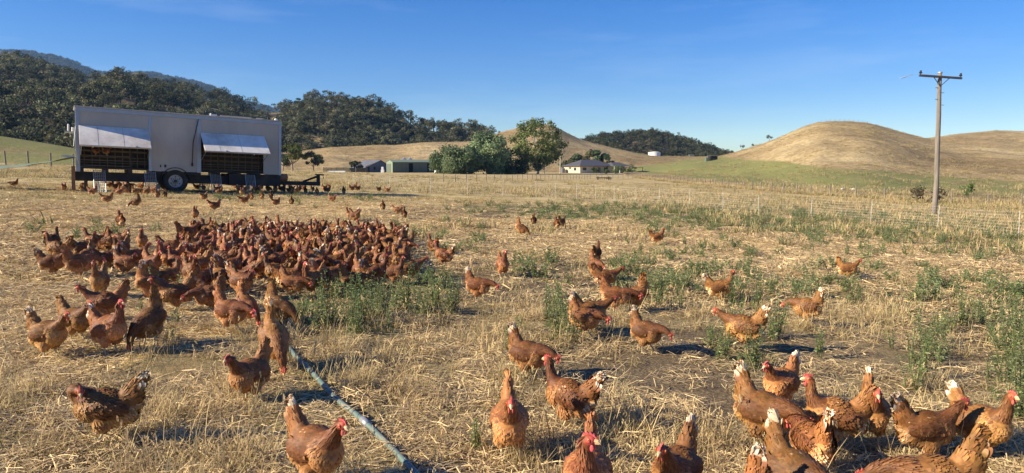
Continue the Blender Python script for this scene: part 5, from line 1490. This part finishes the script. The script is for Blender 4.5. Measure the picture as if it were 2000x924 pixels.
BIG = [
 (207, 864, 158, 'preening', 1.05, 1, 'hen at lower left with head turned back and white-tipped tail, facing left'),
 (622, 962, 305, 'relaxed', 1.1, 1, 'hen at the bottom beside the water pipe, head lowered to the right, pale tail up'),
 (488, 790, 232, 'relaxed', 1.04, 0, 'shaded hen with bright red comb facing left, above the bare patch left of the pipe'),
 (538, 722, 283, 'pecking', 1.15, 1, 'hen right beside the upper end of the pipe, head down and pale tail straight up'),
 (548, 640, 318, 'pecking', 1.0, 0, 'dark hen bending down just behind the top of the water pipe'),
 (455, 652, 315, 'low', 1.08, 0, 'large orange hen at the front of the flock with its tail towards us'),
 (484, 636, 300, 'pecking', 1.0, 0, 'shaded hen feeding against the large orange hen at the front of the flock'),
 (292, 677, 230, 'pecking', 1.08, 0, 'hen stooping left with its dark tail raised, between the flock and the straw at left'),
 (218, 694, 308, 'alert', 1.08, 1, 'upright hen at left with white tail and head held high'),
 (100, 702, 312, 'relaxed', 1.02, 1, 'leftmost front hen standing on straw, white tail, head bowed to the right'),
 (152, 668, 305, 'relaxed', 1.0, 0, 'mottled hen just behind the leftmost front hen'),
 (205, 632, 176, 'relaxed', 1.05, 0, 'dark backlit hen facing left behind the upright white-tailed hen'),
 (196, 583, 250, 'alert', 1.0, 0, 'hen facing us in front of the left wing of the flock, comb bright red'),
 (342, 612, 190, 'relaxed', 1.06, 0, 'dark hen facing left with tail spread, near the thin weed'),
 (300, 592, 350, 'pecking', 1.0, 1, 'hen with pale tail up beside the dark hen at the left of the flock'),
 (408, 612, 200, 'low', .98, 0, 'dark hen head down in front of the flock, left of the large orange hen'),
 (106, 542, 335, 'relaxed', 1.0, 1, 'hen at the left end of the flock with white tail, facing right'),
 (160, 548, 10, 'low', 1.1, 0, 'large dark brown hen crossing at the left end of the flock'),
 (215, 530, 8, 'alert', .95, 1, 'light orange hen with white tail facing right in the left wing of the flock'),
 (268, 528, 10, 'relaxed', 1.0, 1, 'orange hen with white tail tip in the middle of the left wing of the flock'),
 (300, 540, 300, 'relaxed', .98, 0, 'round dark-breasted hen facing us in the left wing of the flock'),
 (330, 572, 20, 'alert', 1.0, 0, 'hen with bright comb facing right between left wing and main flock'),
 (105, 492, 60, 'alert', .95, 0, 'rearmost hen at the left end of the flock, seen from behind'),
 (185, 490, 175, 'alert', .95, 0, 'dark hen with raised tail at the back of the left wing'),
 (232, 488, 150, 'relaxed', .95, 1, 'hen with pale tail at the back of the left wing'),
 (640, 572, 0, 'striding', 1.05, 1, 'white-tailed hen stretching to the right at the front of the main flock'),
 (737, 558, 8, 'alert', .98, 1, 'orange hen with white tail facing right behind the weeds at the right of the flock'),
 (772, 560, 330, 'alert', .95, 1, 'hen with white tail at the right front corner of the flock, partly behind weeds'),
 (806, 548, 15, 'striding', 1.0, 0, 'hen leading to the right at the right end of the flock'),
 (692, 578, 12, 'low', .95, 0, 'low dark hen half hidden by the weeds at the front of the flock'),
 (865, 520, 148, 'alert', 1.0, 1, 'upright hen with white tail to the right, just right of the flock'),
 (845, 497, 120, 'alert', .9, 0, 'dark hen behind the upright one just right of the flock'),
 (936, 590, 335, 'low', 1.0, 1, 'hen feeding head down by the weeds in the centre, tail up left'),
 (982, 543, 285, 'alert', 1.02, 0, 'dark upright hen alone in the centre with red comb'),
 (1019, 462, 335, 'pecking', .95, 0, 'dark hen pecking on the straw in the middle distance, left of three others'),
 (1043, 442, 80, 'alert', .85, 0, 'small distant dark hen above the pecking one on the straw'),
 (1087, 450, 100, 'alert', .9, 0, 'left of two distant dark hens standing together on the straw'),
 (1098, 445, 60, 'relaxed', .9, 0, 'right of two distant dark hens standing together on the straw'),
 (1285, 478, 20, 'alert', .92, 0, 'lone hen with raised head on the straw among small weeds at right centre'),
 (1165, 514, 75, 'alert', .95, 0, 'farther of two dark hens seen from behind in the centre right'),
 (1164, 546, 300, 'low', 1.0, 0, 'nearer of two dark hens in the centre right, head down'),
 (1185, 568, 12, 'striding', 1.0, 0, 'orange hen reaching right behind green weeds'),
 (1143, 662, 335, 'low', 1.0, 1, 'nearer hen of the bright pair with red comb, head lowered'),
 (1155, 648, 8, 'striding', 1.06, 1, 'farther hen of the bright pair, comb raised, facing right'),
 (1205, 612, 355, 'low', 1.05, 0, 'dark shaded hen stooping behind the bright pair'),
 (1240, 608, 195, 'pecking', 1.0, 0, 'dark hen with head down and tail fan raised, right of the shaded one'),
 (1264, 690, 330, 'low', 1.0, 1, 'hen with white tail stooping right on bare soil, casting a long shadow'),
 (1408, 592, 8, 'alert', 1.0, 1, 'hen with white tail facing right, standing high in dry grass'),
 (1447, 684, 178, 'striding', 1.08, 1, 'hen running left with white tail fan across dry grass'),
 (1572, 636, 178, 'low', 1.0, 1, 'hen walking left beside the bare patch, white tail tip, long shadow to the right'),
 (1657, 548, 5, 'relaxed', .92, 0, 'rightmost distant dark hen standing in weeds'),
 (1034, 742, 328, 'low', 1.03, 1, 'hen reaching down to the right behind the walking hen in the centre foreground'),
 (1108, 838, 155, 'alert', 1.06, 1, 'orange hen walking left in the centre foreground with white-tipped tail'),
 (995, 903, 272, 'relaxed', 1.18, 0, 'hen walking straight towards us in the centre foreground'),
 (1146, 1022, 266, 'looking', 1.14, 0, 'nearest hen at bottom centre, only its neck and raised head in the picture'),
 (1318, 1005, 250, 'relaxed', 1.08, 1, 'dark hen at the bottom right of centre with pale tail straight up'),
 (1435, 1060, 190, 'pecking', 1.0, 1, 'hen at the bottom edge with only back and white tail showing'),
 (1492, 880, 330, 'low', 1.15, 1, 'big hen with wide pale tail at the left of the right-hand group'),
 (1522, 800, 238, 'relaxed', 1.0, 1, 'hen with pale tail facing left behind the right-hand group'),
 (1552, 1022, 312, 'low', 1.15, 1, 'large hen at the bottom with white tail tip, back turned to us'),
 (1580, 930, 118, 'low', 1.02, 1, 'hen with fluffy cream rump turned towards us in the right-hand group'),
 (1622, 880, 200, 'alert', 1.12, 0, 'hen with raised red comb facing left in the right-hand group'),
 (1698, 875, 278, 'relaxed', 1.1, 1, 'hen facing us with red comb and wattles in the right-hand group'),
 (1810, 905, 28, 'relaxed', 1.08, 1, 'hen facing right with dark red neck in the right-hand group'),
 (1918, 898, 322, 'alert', 1.1, 1, 'upright hen with orange breast at the far right'),
 (1812, 1045, 205, 'low', 1.22, 0, 'large hen at the lower right corner stooping with cream-edged tail'),
 (236, 447, 100, 'alert', 1.0, 0, 'lone hen on the straw behind the left wing of the flock'),
 (382, 430, 260, 'alert', .9, 0, 'slim hen on the straw strip, left of a plumper one'),
 (418, 413, 200, 'relaxed', 1.0, 1, 'plump hen with pale tail on the straw strip in front of the trailer'),
 (208, 399, 180, 'relaxed', .95, 0, 'hen with spread tail on the straw in front of the trailer ramps'),
 (265, 406, 185, 'pecking', .95, 0, 'hen pecking on the straw in front of the second trailer ramp'),
 (687, 433, 200, 'alert', 1.0, 1, 'left hen of a pair standing behind the main flock'),
 (695, 435, 320, 'relaxed', 1.0, 0, 'darker right hen of a pair standing behind the main flock'),
 (748, 413, 90, 'alert', .95, 0, 'hen standing alone on the dark soil strip, seen from behind'),
 (776, 421, 160, 'relaxed', .95, 1, 'left of two hens together on the dark soil strip'),
 (790, 429, 90, 'alert', .9, 0, 'right of two hens together on the dark soil strip'),
 (650, 396, 330, 'relaxed', .9, 1, 'pale hen just in front of the trailer shadow on the right'),
 (570, 402, 90, 'alert', .9, 0, 'dark hen upright in front of the drawbar'),
 (538, 404, 210, 'relaxed', .9, 1, 'pale orange hen in front of the drawbar'),
 (476, 400, 200, 'striding', .95, 0, 'orange hen walking left in front of the trailer shadow'),
 (491, 393, 100, 'relaxed', .9, 1, 'white-tailed hen in front of the right-hand ramp'),
 (512, 391, 90, 'relaxed', .9, 0, 'orange-backed hen at the edge of the trailer shadow'),
 (530, 391, 80, 'low', .9, 1, 'hen with pale tail at the edge of the trailer shadow beside the orange-backed one'),
 (398, 393, 220, 'relaxed', .9, 1, 'small pale hen in front of the trailer beside the wheel'),
 (323, 388, 80, 'alert', .9, 0, 'orange hen in front of the trailer wheel'),
 (308, 388, 250, 'alert', .9, 1, 'bright-chested hen left of the trailer wheel'),
 (125, 374, 250, 'relaxed', .95, 0, 'hen facing us behind the left end of the trailer'),
 (27, 366, 180, 'low', .9, 0, 'distant hen at the far left of the picture'),
 (160, 376, 80, 'alert', .9, 0, 'hen beside the brown stand at the trailer rear'),
]
for i, (px, py, hd, pose, sc, pale, lab) in enumerate(BIG):
    hp_(px, py, hd, pose, sc * 1.0, bool(pale), lab, seed=1 + (i % 3))

# the packed flock
def crowd():
    rn = random.Random(21)
    poly = [(385, 462), (480, 455), (620, 452), (730, 456), (795, 470), (812, 500), (800, 540), (740, 552), (700, 560), (600, 585), (520, 585), (480, 600), (440, 606), (400, 590), (350, 560), (330, 520), (345, 480)]
    P2 = [(95, 498), (330, 480), (360, 520), (330, 548), (220, 540), (100, 530)]
    def inside(x, y, P):
        c = False
        for i in range(len(P)):
            (x1, y1), (x2, y2) = P[i], P[i - 1]
            if (y1 > y) != (y2 > y) and x < (x2 - x1) * (y - y1) / (y2 - y1) + x1: c = not c
        return c
    GC = 'hens packed in the feeding flock'
    def look(pose, hd):
        h = (hd + math.degrees(math.atan2(0.4, 1))) % 360
        f = 'right' if h < 45 or h >= 315 else 'away' if h < 135 else 'left' if h < 225 else 'towards us'
        p_ = {'alert': 'neck stretched up', 'looking': 'head up and turned', 'relaxed': 'head half up', 'striding': 'striding', 'low': 'head lowered',
              'pecking': 'pecking at the ground', 'preening': 'preening its shoulder', 'tucked': 'neck drawn in'}[pose]
        return p_ + ' facing ' + f
    used = set()
    def place(w, px, py, tail, lk):
        row = 'back row' if py < 482 else 'second row' if py < 505 else 'middle' if py < 530 else 'near side' if py < 560 else 'front edge'
        third = 'left' if px < 480 else 'centre left' if px < 580 else 'centre right' if px < 680 else 'right'
        if w == 'left': row = 'back' if py < 510 else 'front'; third = 'left' if px < 200 else 'right'
        return '%s hen %s, %s %s of %s flock' % (tail, lk, row, third, 'main' if w == 'main' else 'left')
    tries = n = 0
    target = 168
    while n < target and tries < 9000:
        tries += 1
        y = rn.uniform(7.9, 15.5); x = rn.uniform(-9, -1)
        px, py = project((x, y, G(x, y)))
        w = 'main' if inside(px, py, poly) else ('left' if inside(px, py, P2) else None)
        if not w: continue
        if w == 'left' and rn.random() < .62: continue
        md = .23 if w == 'main' else .30
        if any((x - a) ** 2 + (y - b_) ** 2 < md * md for a, b_ in HENS): continue
        pose = rn.choice(['relaxed', 'relaxed', 'alert', 'low', 'pecking', 'alert', 'looking', 'tucked', 'striding', 'preening'])
        if rn.random() < .12: pose = 'alert'
        pale = rn.random() < .45
        hd = rn.choice([rn.gauss(180, 50), rn.gauss(0, 60), rn.uniform(0, 360)])
        hen(x, y, hd, pose, rn.uniform(.93, 1.05), 1, pale, place(w, px, py, 'pale-tailed' if pale else 'brown', look(pose, hd)), seed=1 + rn.randrange(2), group=GC)
        n += 1
    print('crowd', n)
    # hens in the shade under the trailer and along its shadow
    GU = 'hens sheltering in the trailer shade'
    n = 0; tries = 0
    while n < 62 and tries < 5000:
        tries += 1
        px = rn.uniform(180, 830) if rn.random() < .9 else rn.uniform(165, 260)
        py = rn.uniform(369, 382) if px > 500 else rn.uniform(367, 384)
        if px > 700 and rn.random() < .8: continue
        if px < 420 and rn.random() < .45: continue
        p = on_ground(px, py)
        if any((p.x - a) ** 2 + (p.y - b_) ** 2 < .09 for a, b_ in HENS): continue
        lp = TRM.inverted() @ p
        if abs(lp.x - 3.91) < .75 and (-.5 < lp.y < .5 or 2.1 < lp.y < 2.9): continue
        pose = rn.choice(['relaxed', 'low', 'pecking', 'alert', 'low', 'tucked'])
        hd = rn.uniform(0, 360)
        wh = ('at the trailer rear' if px < 230 else 'under the left half of the trailer' if px < 330 else 'behind the trailer wheel' if px < 400 else 'under the right opening of the trailer' if px < 480 else
              'under the trailer front' if px < 550 else 'below the drawbar' if px < 590 else 'below the drawbar end' if px < 640 else 'in the trailer shadow just past the drawbar' if px < 690 else 'at the far end of the trailer shadow')
        hen(p.x, p.y, hd, pose, rn.uniform(.9, 1.05), 1, rn.random() < .2, 'dark hen %s, %s' % (wh, look(pose, hd).replace('preening its shoulder', 'preening')), group=GU)
        n += 1
crowd()
for x, z, hd, lab in ((.72, .64, 250, 'hen perched in the left opening of the trailer, nearer its rear end'), (1.15, .64, 20, 'hen perched in the left opening of the trailer, right of another')):
    w = TRM @ Vector((x, .12, z)); hen(w.x, w.y, hd, 'relaxed', .85, 1, False, lab, z=w.z, group='hens perched in the trailer')

def split_labels():
    """where two or three hens of the flock share a description, say which is nearer"""
    by = {}
    for o in COL.objects:
        if o.get('category') == 'hen': by.setdefault(o['label'], []).append(o)
    for lab, os_ in by.items():
        if len(os_) < 2: continue
        os_.sort(key=lambda o: o.location.y)
        names = {2: ['nearer', 'farther'], 3: ['nearest', 'middle', 'farthest'], 4: ['nearest', 'second nearest', 'second farthest', 'farthest']}.get(len(os_))
        if not names: continue
        for n_, o in zip(names, os_):
            l = n_ + ' ' + lab
            if len(l.replace('-', ' ').split()) <= 16: o['label'] = l
split_labels()
# ------------------------------------------------------------------ air
mb = MB(); mb.box((-3600, -120, -9), (3600, 5200, 760))
hz = mb.build('haze', [])
hm = bpy.data.materials.new('haze_air'); hm.use_nodes = True
for n_ in list(hm.node_tree.nodes):
    if n_.type == 'BSDF_PRINCIPLED': hm.node_tree.nodes.remove(n_)
pv = hm.node_tree.nodes.new('ShaderNodeVolumePrincipled')
pv.inputs['Color'].default_value = (0.30, 0.56, 1.0, 1)
pv.inputs['Density'].default_value = 0.000075
hm.node_tree.links.new(pv.outputs[0], hm.node_tree.nodes['Material Output'].inputs['Volume'])
hz.data.materials.append(hm)
tag(hz, 'thin blue haze in the valley air', 'haze', kind='stuff')
